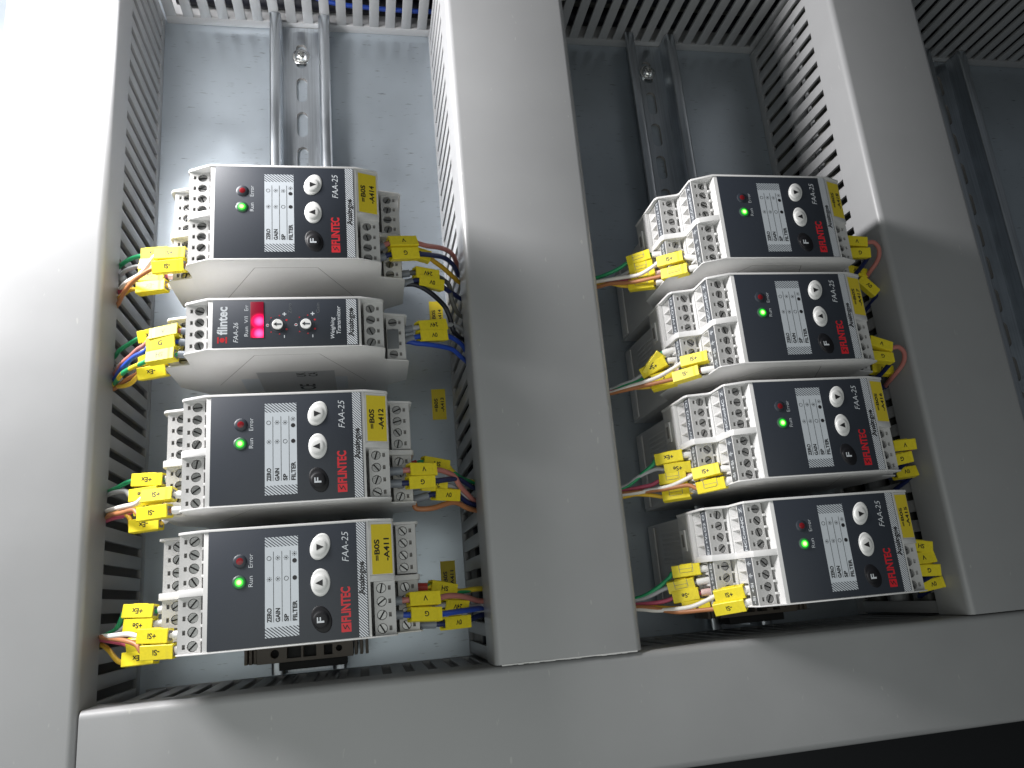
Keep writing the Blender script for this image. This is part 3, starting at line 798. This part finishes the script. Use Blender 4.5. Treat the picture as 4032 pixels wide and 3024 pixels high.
part('approval_sticker', b.mesh('approval_sticker'), nt_, label='grey approval sticker on the flank')
WIRES = [
('D1','l','l',4,'green','+Ex',[-19.8,-27.0,88.5],[[-25.0,-26.1,88.3],[-35.8,-25.4,84.9]],[[-42.8,-24.4,79.1],[-49.2,-23.4,70.7],[-57.7,-21.0,54.0],[-58.8,-22.2,53.3]],-53),
('D1','l','l',5,'grey','+Se',[-19.8,-32.2,88.5],[[-28.4,-31.9,87.8],[-36.4,-30.6,84.5]],[[-41.1,-29.5,80.7],[-46.2,-28.6,74.9],[-54.1,-26.9,61.9],[-58.7,-24.7,53.3]],-53),
('D1','l','l',6,'pink','-Se',[-19.8,-37.4,88.5],[[-24.9,-37.5,88.3],[-36.8,-35.9,84.2]],[[-40.8,-36.5,81.1],[-46.5,-36.6,74.6],[-58.3,-31.7,53.3]],-53),
('D1','l','l',7,'yellow','-Ex',[-19.8,-42.6,88.5],[[-24.5,-42.1,88.3],[-37.7,-41.9,83.6]],[[-41.9,-40.3,80.0],[-47.9,-40.1,72.6],[-58.4,-35.3,53.3]],-53),
('D1','l','u',6,'white','+Si',[-9.6,-37.4,106.5],[[-12.3,-35.1,106.5],[-25.5,-34.3,103.4]],[[-28.7,-37.0,101.5],[-33.3,-40.5,97.7],[-43.0,-39.3,85.0],[-56.3,-32.2,55.1],[-61.1,-29.7,45.4]],-53),
('D1','l','u',7,'brown','-Si',[-9.6,-42.6,106.5],[[-12.8,-40.4,106.4],[-26.3,-40.1,102.9]],[[-30.8,-40.9,99.9],[-37.2,-41.8,93.4],[-43.6,-43.1,84.0],[-61.0,-31.2,45.4]],-53),
('D2','l','l',0,'green','+Ex',[-19.8,-66.1,88.5],[[-25.3,-65.1,88.3],[-35.7,-65.6,84.9]],[[-40.4,-66.7,81.4],[-47.5,-67.4,73.2],[-53.2,-68.0,63.6],[-58.6,-65.7,53.3]],-53),
('D2','l','l',1,'grey','+Se',[-19.8,-71.3,88.5],[[-25.1,-71.6,88.3],[-33.2,-72.3,86.2]],[[-38.8,-73.7,82.8],[-45.4,-74.6,76.0],[-58.6,-69.5,53.3]],-53),
('D2','l','l',2,'brown','-Se',[-19.8,-76.4,88.5],[[-25.9,-76.1,88.2],[-34.9,-76.4,85.3]],[[-36.1,-81.9,84.7],[-42.1,-83.5,79.8],[-50.6,-84.2,68.4],[-58.5,-79.2,53.3]],-53),
('D2','l','l',3,'yellow','-Ex',[-19.8,-81.6,88.5],[[-23.0,-82.1,88.4],[-35.2,-83.1,85.2]],[[-39.4,-85.9,82.3],[-44.7,-85.7,76.9],[-54.1,-81.2,61.8],[-58.7,-78.3,53.3]],-53),
('D2','l','u',1,'salmon','V',[-9.6,-71.3,106.5],[[-14.4,-70.5,106.4],[-26.2,-71.6,103.0]],[[-29.3,-74.7,101.1],[-32.7,-75.5,98.2],[-37.2,-77.2,93.4],[-42.5,-77.8,85.7],[-61.1,-63.1,45.4]],-53),
('D2','l','u',2,'blue','G',[-9.6,-76.4,106.5],[[-15.2,-75.3,106.3],[-27.3,-76.0,102.4]],[[-29.2,-77.6,101.2],[-35.1,-78.3,95.8],[-42.4,-80.0,86.0],[-61.2,-72.0,45.4]],-53),
('D2','l','u',3,'greenyellow','SH',[-9.6,-81.6,106.5],[[-15.5,-80.9,106.3],[-27.3,-81.4,102.3]],[[-28.9,-82.3,101.3],[-34.8,-82.8,96.1],[-42.1,-82.7,86.4],[-61.2,-74.3,45.4]],-53),
('D3','l','l',4,'green','+Ex',[-19.8,-130.6,88.5],[[-22.7,-130.9,88.5],[-35.7,-130.0,84.9]],[[-39.4,-130.3,82.3],[-44.4,-131.3,77.2],[-58.7,-128.3,53.3]],-53),
('D3','l','l',5,'grey','+Se',[-19.8,-135.8,88.5],[[-25.8,-136.4,88.2],[-36.5,-136.7,84.4]],[[-39.8,-134.0,82.0],[-45.8,-133.0,75.6],[-58.7,-130.1,53.3]],-53),
('D3','l','l',6,'pink','-Se',[-19.8,-141.0,88.5],[[-25.1,-141.8,88.3],[-34.4,-142.3,85.6]],[[-39.2,-144.1,82.4],[-45.7,-144.1,75.7],[-58.7,-141.4,53.3]],-53),
('D3','l','l',7,'yellow','-Ex',[-19.8,-146.2,88.5],[[-23.5,-149.1,88.4],[-35.9,-149.6,84.8]],[[-36.8,-146.3,84.2],[-39.2,-143.8,82.4],[-45.8,-141.9,75.5],[-58.8,-139.3,53.3]],-53),
('D3','l','u',6,'white','+Si',[-9.6,-141.0,106.5],[[-14.6,-140.0,106.3],[-26.9,-140.1,102.6]],[[-30.5,-142.0,100.1],[-37.8,-142.0,92.7],[-48.4,-140.6,74.7],[-61.3,-138.0,45.4]],-53),
('D3','l','u',7,'brown','-Si',[-9.6,-146.2,106.5],[[-16.1,-146.5,106.2],[-28.4,-146.9,101.7]],[[-31.5,-144.4,99.3],[-37.6,-144.4,92.9],[-45.8,-143.3,79.9],[-61.3,-140.1,45.4]],-53),
('D4','l','l',4,'green','+Ex',[-19.8,-183.8,88.5],[[-24.4,-184.5,88.4],[-37.0,-183.6,84.1]],[[-38.4,-185.4,83.1],[-39.7,-188.0,82.0],[-41.8,-190.5,80.1],[-47.9,-192.3,72.7],[-59.1,-192.8,53.3]],-53),
('D4','l','l',5,'grey','+Se',[-19.8,-188.9,88.5],[[-25.8,-189.9,88.2],[-36.3,-189.4,84.5]],[[-38.3,-190.5,83.1],[-41.7,-192.1,80.2],[-47.8,-192.7,72.7],[-59.1,-193.1,53.3]],-53),
('D4','l','l',6,'pink','-Se',[-19.8,-194.2,88.5],[[-24.6,-196.5,88.3],[-34.9,-196.6,85.4]],[[-38.0,-195.8,83.3],[-42.1,-195.0,79.8],[-48.5,-194.1,71.7],[-59.1,-193.5,53.3]],-53),
('D4','l','l',7,'yellow','-Ex',[-19.8,-199.3,88.5],[[-23.6,-201.9,88.4],[-36.5,-202.4,84.4]],[[-38.5,-203.1,83.0],[-41.1,-201.5,80.8],[-45.2,-198.0,76.3],[-51.9,-195.8,66.0],[-59.0,-195.0,53.3]],-53),
('D4','l','u',6,'white','+Si',[-9.6,-194.2,106.5],[[-14.5,-194.2,106.4],[-26.3,-193.6,103.0]],[[-31.7,-192.4,99.2],[-41.1,-192.6,88.0],[-61.6,-192.8,45.4]],-53),
('D4','l','u',7,'brown','-Si',[-9.6,-199.3,106.5],[[-13.5,-199.8,106.4],[-24.8,-199.5,103.7]],[[-27.8,-196.4,102.0],[-34.4,-194.4,96.6],[-45.4,-193.1,80.7],[-61.6,-193.3,45.4]],-53),
('D1','r','u',5,'salmon','V',[70.8,-32.2,106.5],[[75.0,-29.9,106.4],[88.1,-27.6,102.3]],[[93.2,-27.0,98.3],[102.2,-22.9,86.8],[108.8,-20.3,74.1],[113.5,-22.1,62.6],[119.0,-24.4,46.4]],113),
('D1','r','u',6,'navy','G',[70.8,-37.4,106.5],[[75.7,-35.4,106.3],[88.4,-33.1,102.1]],[[96.0,-30.6,95.4],[103.2,-27.3,85.1],[109.1,-26.4,73.6],[113.0,-28.0,64.1],[119.1,-25.7,46.2]],113),
('D1','r','l',4,'amber','SH',[81.0,-27.0,88.5],[[82.9,-24.6,88.5],[95.8,-27.3,85.2]],[[98.1,-28.5,83.7],[103.0,-30.2,79.3],[108.9,-31.8,71.3],[117.8,-31.0,53.3]],113),
('D1','r','l',6,'darkgrey','24V',[81.0,-37.4,88.5],[[87.6,-36.4,88.1],[99.2,-36.3,82.9]],[[102.6,-36.7,79.7],[105.7,-38.2,76.0],[106.3,-43.5,75.2],[108.6,-49.6,71.8],[117.6,-46.0,53.8]],113),
('D1','r','l',7,'navy','0V',[81.0,-42.6,88.5],[[89.0,-40.3,87.8],[101.3,-40.6,81.0]],[[104.8,-41.5,77.2],[108.2,-41.4,72.5],[118.0,-37.6,53.3]],113),
('D1','r','l',7,'black','',[81.0,-42.6,88.5],[],[[87.2,-42.6,88.1],[91.4,-44.0,87.2],[96.4,-46.7,84.8],[102.2,-50.9,80.1],[105.0,-56.4,76.9],[106.6,-62.3,74.8],[117.0,-59.4,55.2]],113),
('D2','r','l',0,'grey','24V',[81.0,-66.1,88.5],[[87.7,-64.6,88.1],[101.5,-61.1,80.8]],[[106.8,-58.8,74.5],[112.6,-58.2,64.7],[116.5,-61.7,56.4]],113),
('D2','r','l',1,'blue','0V',[81.0,-71.3,88.5],[[88.0,-69.1,88.0],[101.4,-66.4,80.9]],[[106.3,-66.3,75.3],[111.8,-67.3,66.3],[116.9,-71.4,55.5]],113),
('D2','r','l',1,'blue','',[81.0,-71.3,88.5],[],[[87.0,-72.6,88.2],[94.8,-72.8,85.7],[104.5,-72.4,77.5],[109.8,-73.9,69.9],[116.8,-73.9,55.7]],113),
('D3','r','u',5,'salmon','V',[70.8,-135.8,106.5],[[79.0,-135.5,105.9],[90.6,-135.2,100.5]],[[94.3,-135.2,97.2],[100.1,-136.7,90.1],[102.9,-140.4,85.6],[108.9,-144.5,74.0],[117.8,-146.8,50.4]],113),
('D3','r','u',6,'navy','G',[70.8,-141.0,106.5],[[78.3,-141.0,106.0],[89.6,-140.3,101.3]],[[95.2,-139.2,96.3],[102.5,-137.6,86.3],[108.6,-139.1,74.5],[117.9,-142.1,50.1]],113),
('D3','r','l',4,'greenyellow','SH',[81.0,-130.6,88.5],[[86.4,-129.4,88.3],[98.3,-131.3,83.5]],[[100.1,-133.0,82.1],[104.7,-136.0,77.3],[117.2,-140.4,54.7]],113),
('D3','r','l',6,'grey','24V',[81.0,-141.0,88.5],[[86.6,-139.5,88.2],[96.7,-139.9,84.6]],[[100.7,-140.7,81.6],[106.6,-144.4,74.8],[117.0,-147.9,55.3]],113),
('D3','r','l',7,'navy','0V',[81.0,-146.2,88.5],[[90.8,-144.0,87.4],[102.2,-144.2,80.1]],[[104.0,-145.0,78.1],[107.7,-147.0,73.2],[117.2,-149.5,54.7]],113),
('D3','r','l',7,'brown','',[81.0,-146.2,88.5],[],[[82.9,-150.1,88.5],[90.1,-150.2,87.6],[100.2,-147.6,82.0],[107.4,-149.7,73.6],[117.1,-150.4,54.9]],113),
('D4','r','u',5,'salmon','V',[70.8,-188.9,106.5],[[76.2,-188.8,106.3],[88.9,-189.1,101.8]],[[93.9,-188.6,97.6],[101.3,-189.5,88.2],[110.0,-192.0,71.3],[117.7,-198.7,50.4]],113),
('D4','r','u',6,'blue','G',[70.8,-194.2,106.5],[[76.4,-194.7,106.3],[89.2,-195.6,101.6]],[[96.2,-195.4,95.2],[105.3,-195.3,81.3],[117.7,-195.7,50.7]],113),
('D4','r','l',4,'greenyellow','SH',[81.0,-183.8,88.5],[[88.1,-184.4,88.0],[97.9,-186.7,83.8]],[[101.3,-187.1,81.0],[106.8,-186.7,74.5],[117.8,-186.4,53.4]],113),
('D4','r','l',6,'grey','24V',[81.0,-194.2,88.5],[[92.2,-192.2,86.9],[102.7,-193.4,79.6]],[[106.2,-194.2,75.4],[110.2,-194.0,69.2],[117.1,-194.6,55.0]],113),
('D4','r','l',7,'navy','0V',[81.0,-199.3,88.5],[[91.5,-200.0,87.2],[103.3,-200.1,78.9]],[[105.7,-199.4,76.0],[111.9,-198.3,66.1],[117.3,-197.6,54.6]],113),
('R1','l','l',4,'green','+Ex',[214.0,-27.2,88.5],[[210.8,-26.5,86.4],[200.5,-27.7,79.7]],[[196.5,-29.7,77.1],[191.0,-31.3,73.5],[185.8,-32.0,70.0]],176.5),
('R1','l','l',5,'grey','+Se',[214.0,-32.4,88.5],[[210.9,-32.5,86.5],[200.9,-32.7,79.9]],[[199.2,-33.6,78.8],[192.3,-34.8,74.3],[185.7,-34.5,70.0]],176.5),
('R1','l','l',6,'pink','-Se',[214.0,-37.6,88.5],[[210.3,-37.5,86.1],[201.4,-37.8,80.2]],[[197.2,-37.5,77.5],[192.1,-36.7,74.2],[185.8,-34.6,70.1]],176.5),
('R1','l','l',7,'yellow','-Ex',[214.0,-42.8,88.5],[[210.8,-42.4,86.4],[199.7,-40.9,79.2]],[[196.0,-39.5,76.7],[191.5,-37.2,73.8],[185.8,-35.6,70.1]],176.5),
('R1','l','u',6,'white','+Si',[224.2,-37.6,106.5],[[220.8,-35.3,103.5],[210.8,-34.9,94.6]],[[207.5,-36.4,91.6],[202.6,-38.0,87.3],[196.0,-36.9,81.4],[191.2,-36.0,77.1],[185.3,-35.0,71.8]],176.5),
('R1','l','u',7,'brown','-Si',[224.2,-42.8,106.5],[[221.8,-42.6,104.4],[211.7,-42.2,95.4]],[[206.9,-41.8,91.1],[199.5,-40.9,84.5],[190.5,-38.3,76.5],[185.2,-38.0,71.7]],176.5),
('R2','l','l',4,'green','+Ex',[214.0,-79.6,88.5],[[209.2,-80.3,85.4],[201.8,-89.4,80.5]],[[200.6,-91.6,79.7],[194.4,-92.9,75.7],[186.2,-94.2,70.3]],176.5),
('R2','l','l',5,'grey','+Se',[214.0,-84.8,88.5],[[210.9,-84.6,86.5],[200.1,-89.3,79.4]],[[196.1,-91.5,76.8],[190.9,-92.5,73.4],[186.2,-93.9,70.4]],176.5),
('R2','l','l',6,'pink','-Se',[214.0,-90.0,88.5],[[212.7,-92.2,87.7],[204.3,-93.6,82.2]],[[199.2,-94.6,78.9],[193.2,-94.8,74.9],[186.1,-94.8,70.3]],176.5),
('R2','l','l',7,'yellow','-Ex',[214.0,-95.2,88.5],[[213.8,-95.1,88.4],[203.6,-96.2,81.7]],[[199.1,-95.8,78.8],[194.2,-95.0,75.6],[186.1,-95.4,70.3]],176.5),
('R2','l','u',6,'white','+Si',[224.2,-90.0,106.5],[[224.1,-89.0,106.4],[214.1,-89.2,97.5]],[[210.8,-90.7,94.6],[204.3,-93.4,88.7],[197.8,-94.5,83.0],[193.1,-95.0,78.8],[185.5,-96.1,72.0]],176.5),
('R2','l','u',7,'brown','-Si',[224.2,-95.2,106.5],[[220.2,-95.0,102.9],[210.4,-96.1,94.2]],[[206.7,-96.2,90.9],[199.4,-96.2,84.4],[192.5,-96.3,78.3],[185.6,-96.4,72.1]],176.5),
('R3','l','l',4,'green','+Ex',[214.0,-132.8,88.5],[[212.3,-132.7,87.4],[201.0,-133.3,80.0]],[[199.6,-135.1,79.1],[195.4,-138.4,76.3],[186.7,-144.5,70.7]],176.5),
('R3','l','l',5,'grey','+Se',[214.0,-138.0,88.5],[[215.2,-138.4,88.5],[204.2,-138.4,82.1]],[[200.3,-137.6,79.5],[193.2,-140.0,74.9],[186.7,-143.8,70.7]],176.5),
('R3','l','l',6,'pink','-Se',[214.0,-143.2,88.5],[[212.5,-143.4,87.5],[201.6,-143.4,80.4]],[[198.5,-144.7,78.4],[195.3,-145.2,76.3],[186.7,-145.8,70.6]],176.5),
('R3','l','l',7,'yellow','-Ex',[214.0,-148.4,88.5],[[213.0,-150.9,87.8],[202.0,-151.3,80.7]],[[197.9,-150.0,78.0],[190.9,-148.5,73.4],[186.3,-148.9,70.4]],176.5),
('R3','l','u',6,'white','+Si',[224.2,-143.2,106.5],[[222.1,-142.7,104.7],[212.4,-143.8,96.0]],[[209.1,-145.2,93.0],[202.9,-147.3,87.5],[192.2,-148.0,78.0],[185.7,-147.9,72.2]],176.5),
('R3','l','u',7,'brown','-Si',[224.2,-148.4,106.5],[[223.2,-149.3,105.6],[213.2,-150.3,96.7]],[[209.6,-148.1,93.5],[201.0,-148.3,85.8],[195.8,-148.1,81.2],[185.8,-147.4,72.3]],176.5),
('R4','l','l',4,'green','+Ex',[214.0,-186.6,88.5],[[212.7,-186.4,87.7],[201.8,-187.0,80.5]],[[200.0,-189.2,79.3],[193.9,-193.9,75.4],[187.1,-197.1,70.9]],176.5),
('R4','l','l',5,'grey','+Se',[214.0,-191.8,88.5],[[209.8,-192.3,85.7],[199.2,-193.6,78.8]],[[196.1,-194.6,76.8],[192.2,-196.4,74.3],[187.0,-197.9,70.9]],176.5),
('R4','l','l',6,'pink','-Se',[214.0,-197.0,88.5],[[210.9,-197.3,86.5],[200.7,-198.5,79.8]],[[197.8,-199.4,77.9],[193.2,-200.1,74.9],[186.8,-200.2,70.7]],176.5),
('R4','l','l',7,'yellow','-Ex',[214.0,-202.2,88.5],[[214.6,-202.3,88.5],[203.8,-203.1,81.9]],[[199.7,-203.0,79.2],[195.2,-202.4,76.2],[186.7,-201.1,70.6]],176.5),
('R4','l','u',6,'white','+Si',[224.2,-197.0,106.5],[[223.8,-197.5,106.1],[213.7,-198.9,97.2]],[[211.0,-200.2,94.8],[205.1,-202.7,89.5],[198.4,-203.4,83.6],[191.7,-203.4,77.6],[185.9,-202.4,72.4]],176.5),
('R4','l','u',7,'brown','-Si',[224.2,-202.2,106.5],[[223.3,-203.0,105.7],[212.9,-204.4,96.4]],[[208.1,-204.6,92.2],[200.0,-204.8,84.9],[193.9,-203.3,79.5],[191.0,-202.3,76.9],[186.0,-201.3,72.5]],176.5),
('R1','r','u',4,'salmon','V',[304.6,-27.2,106.5],[[321.0,-23.3,95.5],[330.5,-24.0,95.5]],[[337.9,-22.5,89.5],[347.6,-22.9,83.5],[353.9,-23.7,77.5],[354.5,-26.1,71.5]],347),
('R1','r','u',5,'navy','G',[304.6,-32.4,106.5],[[321.1,-30.3,95.5],[330.9,-30.1,95.5]],[[337.7,-29.6,89.5],[343.3,-30.1,83.5],[348.3,-31.4,77.5]],347),
('R1','r','l',6,'grey','24V',[314.8,-37.6,88.5],[[329.8,-32.3,77.5],[340.4,-34.9,77.5]],[[347.7,-34.2,71.5],[355.4,-33.9,65.5],[363.0,-34.4,59.5]],347),
('R1','r','l',7,'navy','0V',[314.8,-42.8,88.5],[[337.5,-39.2,77.5],[344.4,-46.4,77.5]],[[350.6,-46.2,71.5],[356.9,-45.7,65.5]],347),
('R2','r','u',5,'salmon','V',[304.6,-84.8,106.5],[[322.6,-81.0,95.5],[331.3,-83.9,95.5]],[[336.9,-84.3,89.5],[345.9,-86.3,83.5],[351.6,-88.6,77.5],[351.9,-92.3,71.5]],347),
('R2','r','u',6,'navy','G',[304.6,-90.0,106.5],[[322.3,-88.8,95.5],[330.7,-89.8,95.5]],[[336.9,-90.2,89.5],[342.4,-91.5,83.5],[345.0,-93.1,77.5]],347),
('R2','r','l',7,'darkgrey','0V',[314.8,-95.2,88.5],[[334.1,-90.1,77.5],[343.2,-91.7,77.5]],[[349.6,-92.2,71.5],[355.8,-94.1,65.5]],347),
('R3','r','u',5,'salmon','V',[304.6,-138.0,106.5],[[323.2,-135.3,95.5],[332.1,-134.9,95.5]],[[337.2,-136.9,89.5],[341.9,-139.2,83.5]],347),
('R3','r','u',6,'navy','G',[304.6,-143.2,106.5],[[322.6,-141.9,95.5],[328.6,-141.0,95.5]],[[334.8,-141.1,89.5],[341.2,-142.2,83.5]],347),
('R3','r','l',7,'navy','0V',[314.8,-148.4,88.5],[[337.9,-146.9,77.5],[344.0,-146.5,77.5]],[[349.9,-147.0,71.5],[355.8,-147.6,65.5]],347),
('R4','r','u',4,'greenyellow','SH',[304.6,-186.6,106.5],[[323.4,-184.9,95.5],[328.5,-185.7,95.5]],[[334.6,-186.7,89.5],[340.4,-187.9,83.5]],347),
('R4','r','u',5,'salmon','V',[304.6,-191.8,106.5],[[323.9,-190.6,95.5],[328.8,-190.4,95.5]],[[334.7,-191.6,89.5],[340.5,-192.9,83.5]],347),
('R4','r','u',6,'navy','G',[304.6,-197.0,106.5],[[324.5,-196.2,95.5],[330.1,-196.5,95.5]],[[335.8,-197.7,89.5],[341.6,-199.1,83.5]],347),
('R4','r','l',7,'navy','0V',[314.8,-202.2,88.5],[[338.7,-203.6,77.5],[344.9,-202.9,77.5]],[[350.3,-204.1,71.5],[355.9,-205.3,65.5]],347),
]

# ================================================================== WIRES
NICE = {'+Ex': 'upper', '+Se': 'second', '-Se': 'third', '-Ex': 'lowest'}
WHERE = {'D1': 'A414, top left', 'D2': 'the narrow transmitter', 'D3': 'A412', 'D4': 'A411, lowest left', 'R1': 'A418', 'R2': 'A417', 'R3': 'A416', 'R4': 'A415'}
CNAME = {'greenyellow': 'green and yellow', 'salmon': 'dull pink', 'navy': 'dark blue', 'amber': 'amber', 'darkgrey': 'dark grey'}
BACKS = {('R1', '+Ex'), ('R1', '+Se'), ('R1', '-Se'), ('R1', '-Si'), ('R1', '-Ex'), ('R3', '-Se'), ('R3', '-Ex'), ('R3', '-Si'), ('R4', '+Ex'), ('R4', '+Se')}
UPRIGHT = {('D2', 'V'), ('D2', 'G')}
def marker_mesh(L, txt, flip, back):
    """clip-on sleeve along local x, face up local z; returned in raw millimetres"""
    vs, fs, ms = [], [], []
    mats = ['marker_yellow', 'ink_black', 'groove']
    hw, hh, ch = 2.75, 2.35, .55
    sec = [(-hw + ch, -hh), (hw - ch, -hh), (hw, -hh + ch), (hw, hh - .25), (hw - .25, hh), (-hw + .25, hh), (-hw, hh - .25), (-hw, -hh + ch)]
    n = len(sec); inn = [(y * .68, z * .68) for y, z in sec]
    st = [(0, sec), (L, sec)]
    base = 0
    for x, s_ in ((0, inn), (0, sec), (L * .12, sec), (L * .12, [(y * .96, z * .97) for y, z in sec]), (L * .2, sec), (L, sec), (L, inn), (L - 1.5, inn)):
        vs += [(x, y, z) for y, z in s_]
    K = 8
    for k in range(K - 1):
        for i in range(n):
            j = (i + 1) % n; fs.append((k * n + i, k * n + j, (k + 1) * n + j, (k + 1) * n + i)); ms.append(0)
    fs.append(tuple((K - 1) * n + i for i in range(n))); ms.append(2)
    fs.append(tuple(range(n))[::-1]); ms.append(2)
    def bx(x0, x1, y0, y1, z0, z1, m):
        b0 = len(vs)
        for z in (z0, z1):
            for y in (y0, y1):
                for x in (x0, x1): vs.append((x, y, z))
        for q in [(0, 2, 3, 1), (4, 5, 7, 6), (0, 1, 5, 4), (2, 6, 7, 3), (0, 4, 6, 2), (1, 3, 7, 5)]: fs.append(tuple(b0 + i for i in q)); ms.append(m)
    # latch tongue on the long side and the seam of the clip
    bx(L * .28, L * .72, -hw - .35, -hw + .2, -.7, .9, 0)
    bx(L * .24, L * .26, -hw - .03, hw * .2, hh - .02, hh + .03, 2) if back else None
    if back:
        bx(L * .26, L * .74, -.9, -.75, hh - .02, hh + .03, 2); bx(L * .26, L * .74, .8, .95, hh - .02, hh + .03, 2)
        bx(L * .3, L * .7, -.65, .7, hh - .02, hh + .22, 0); bx(L * .72, L * .74, -hw - .03, hw * .2, hh - .02, hh + .03, 2)
    elif txt:
        g, gf, asp = glyphs(txt, .026); hgt = 2.15; ln = min(hgt * asp, L * .62); b0 = len(vs)
        sg = -1 if flip else 1
        for x, y in g: vs.append((L * .5 + sg * (x - .5) * ln, sg * (y - .5) * hgt, hh + .03))
        for q in gf: fs.append(tuple(b0 + i for i in q)); ms.append(1)
    return vs, fs, ms, mats
def frame(a, c):
    x = (Vector(c) - Vector(a)).normalized(); z = Vector((0, 0, 1)); z = (z - x * z.dot(x)).normalized(); y = z.cross(x)
    return x, y, z
rngw = random.Random(3)
for dev, side, tier, k, colr, txt, T, mk, wr, ud in WIRES:
    sg = -1 if side == 'l' else 1
    T = Vector(T)
    cn = CNAME.get(colr, colr)
    end = {'l': 'into the duct on its left', 'r': 'into the duct on its right'}[side]
    if txt: lab = f'{cn} wire with yellow {txt} marker, {"left" if side == "l" else "right"} side of {WHERE[dev]}'
    else: lab = f'unmarked {cn} wire sharing the 0V terminal, right side of {WHERE[dev]}'
    t = thing('wire', lab, 'wire', tuple(T), 'marked control wires')
    rel = lambda p: Vector(p) - T
    first = Vector(mk[0]) if mk else Vector(wr[0])
    dirT = Vector((sg, 0, 0)); 
    f_end = T + (first - T).normalized() * min(3.2 if mk else 4.5, max((first - T).length * .8, 1.5))
    # ferrule collar
    fm = 'ferrule_white' if side == 'l' else 'ferrule_grey'
    if side == 'l' and dev == 'D2' and tier == 'u': fm = 'ferrule_grey'
    if txt == 'SH' and side == 'r': fm = 'ferrule_red'
    if txt == '-Se': fm = 'ferrule_pink'
    if not (side == 'r' and not mk):
        b = MB(); d = (f_end - T).normalized()
        ln = max((first - T).length - (1.0 if side == 'l' else 2.5), 2.5)
        ln = min(ln, 7.5)
        b.tube([tuple(rel(T - dirT * 3.5)), tuple(rel(T - dirT * .2 + d * .1)), tuple(rel(T + d * (ln - .6))), tuple(rel(T + d * ln))], 1.6 if side == 'l' else 1.8, fm, 14)
        part('ferrule', b.mesh('ferrule', smooth=50), t)
    pts = [T - dirT * 2, T + (first - T) * .4]
    if mk:
        a, c = Vector(mk[0]), Vector(mk[1])
        L = (c - a).length
        if L < 12.2:
            a = c - (c - a).normalized() * min(12.6, L + max((a - T).length - 1.5, 0)); L = (c - a).length
        pts += [a, a + (c - a) * .5, c]
    wr2 = [Vector(p) for p in wr]
    last = wr2[-1]
    # the run ends inside the duct, behind its wall
    wr2 = [p for p in wr2 if sg * (p.x - ud) < (-4 if (side == 'r' and dev[0] == 'R') else 4)]
    if side == 'r' and dev[0] == 'R' and mk:
        e_ = Vector(mk[1]); k_ = max(min(343.0 - e_.x, 11.0), 3.0)
        if not (txt == 'V' and dev in ('R1', 'R2')): wr2 = [e_ + Vector((1.6, -1.5, -4)), e_ + Vector((2.2, -4, -12)), e_ + Vector((2.5, -7, -22))]
        else: wr2 = [e_ + Vector((k_ * .45, .3, .3)), e_ + Vector((k_ * .85, -2.5, -2)), e_ + Vector((k_, -7, -7)), e_ + Vector((k_ * .9, -12, -16))]
    q = wr2[-1] if wr2 else Vector(mk[1])
    pv = wr2[-2] if len(wr2) > 1 else (Vector(mk[1]) if mk else T)
    if sg * (ud - q.x) > 3:
        wr2.append(Vector((ud - sg * .5, q.y + (q.y - pv.y) * .25, min(66, q.z - 2)))); q = wr2[-1]
    wr2 += [Vector((q.x + sg * 8, q.y - .5, q.z - 6)), Vector((q.x + sg * 16, q.y - 5, q.z - 16))]
    pts += wr2
    b = MB(); b.tube([tuple(rel(p)) for p in smooth_path(pts, 6)], 1.0 if side == 'l' else 1.2, 'wire_' + colr, 12)
    part('insulation', b.mesh('insulation', smooth=60), t)
    if mk:
        flip = (dev, txt) not in UPRIGHT
        x, y, z = frame(a, c)
        if sg > 0: flip = not flip            # axis runs towards +u on the right-hand side ...
        vs, fs, ms, mats = marker_mesh(L, txt, False, (dev, txt) in BACKS)
        # roll the sleeve a little about the wire
        roll = rngw.uniform(-.28, .22) if side == 'l' else rngw.uniform(-.2, .2)
        y, z = y * math.cos(roll) + z * math.sin(roll), z * math.cos(roll) - y * math.sin(roll)
        b = MB()
        # letters read towards -u unless the sleeve was clipped on the other way round
        xx, yy, aa = (x, y, a)
        reads_minus_u = x.x < 0
        if reads_minus_u != ((dev, txt) not in UPRIGHT):
            xx, yy, aa = -x, -y, c
        for i, m in enumerate(mats):
            sel = [f_ for f_, q_ in zip(fs, ms) if q_ == i]
            if sel:
                used = sorted({j for f_ in sel for j in f_}); mp = {j: n_ for n_, j in enumerate(used)}
                b.add([rel(aa + xx * vs[j][0] + yy * vs[j][1] + z * vs[j][2]) for j in used], [tuple(mp[j] for j in f_) for f_ in sel], m)
        me = b.mesh('marker_sleeve')
        part('marker_sleeve', me, t)
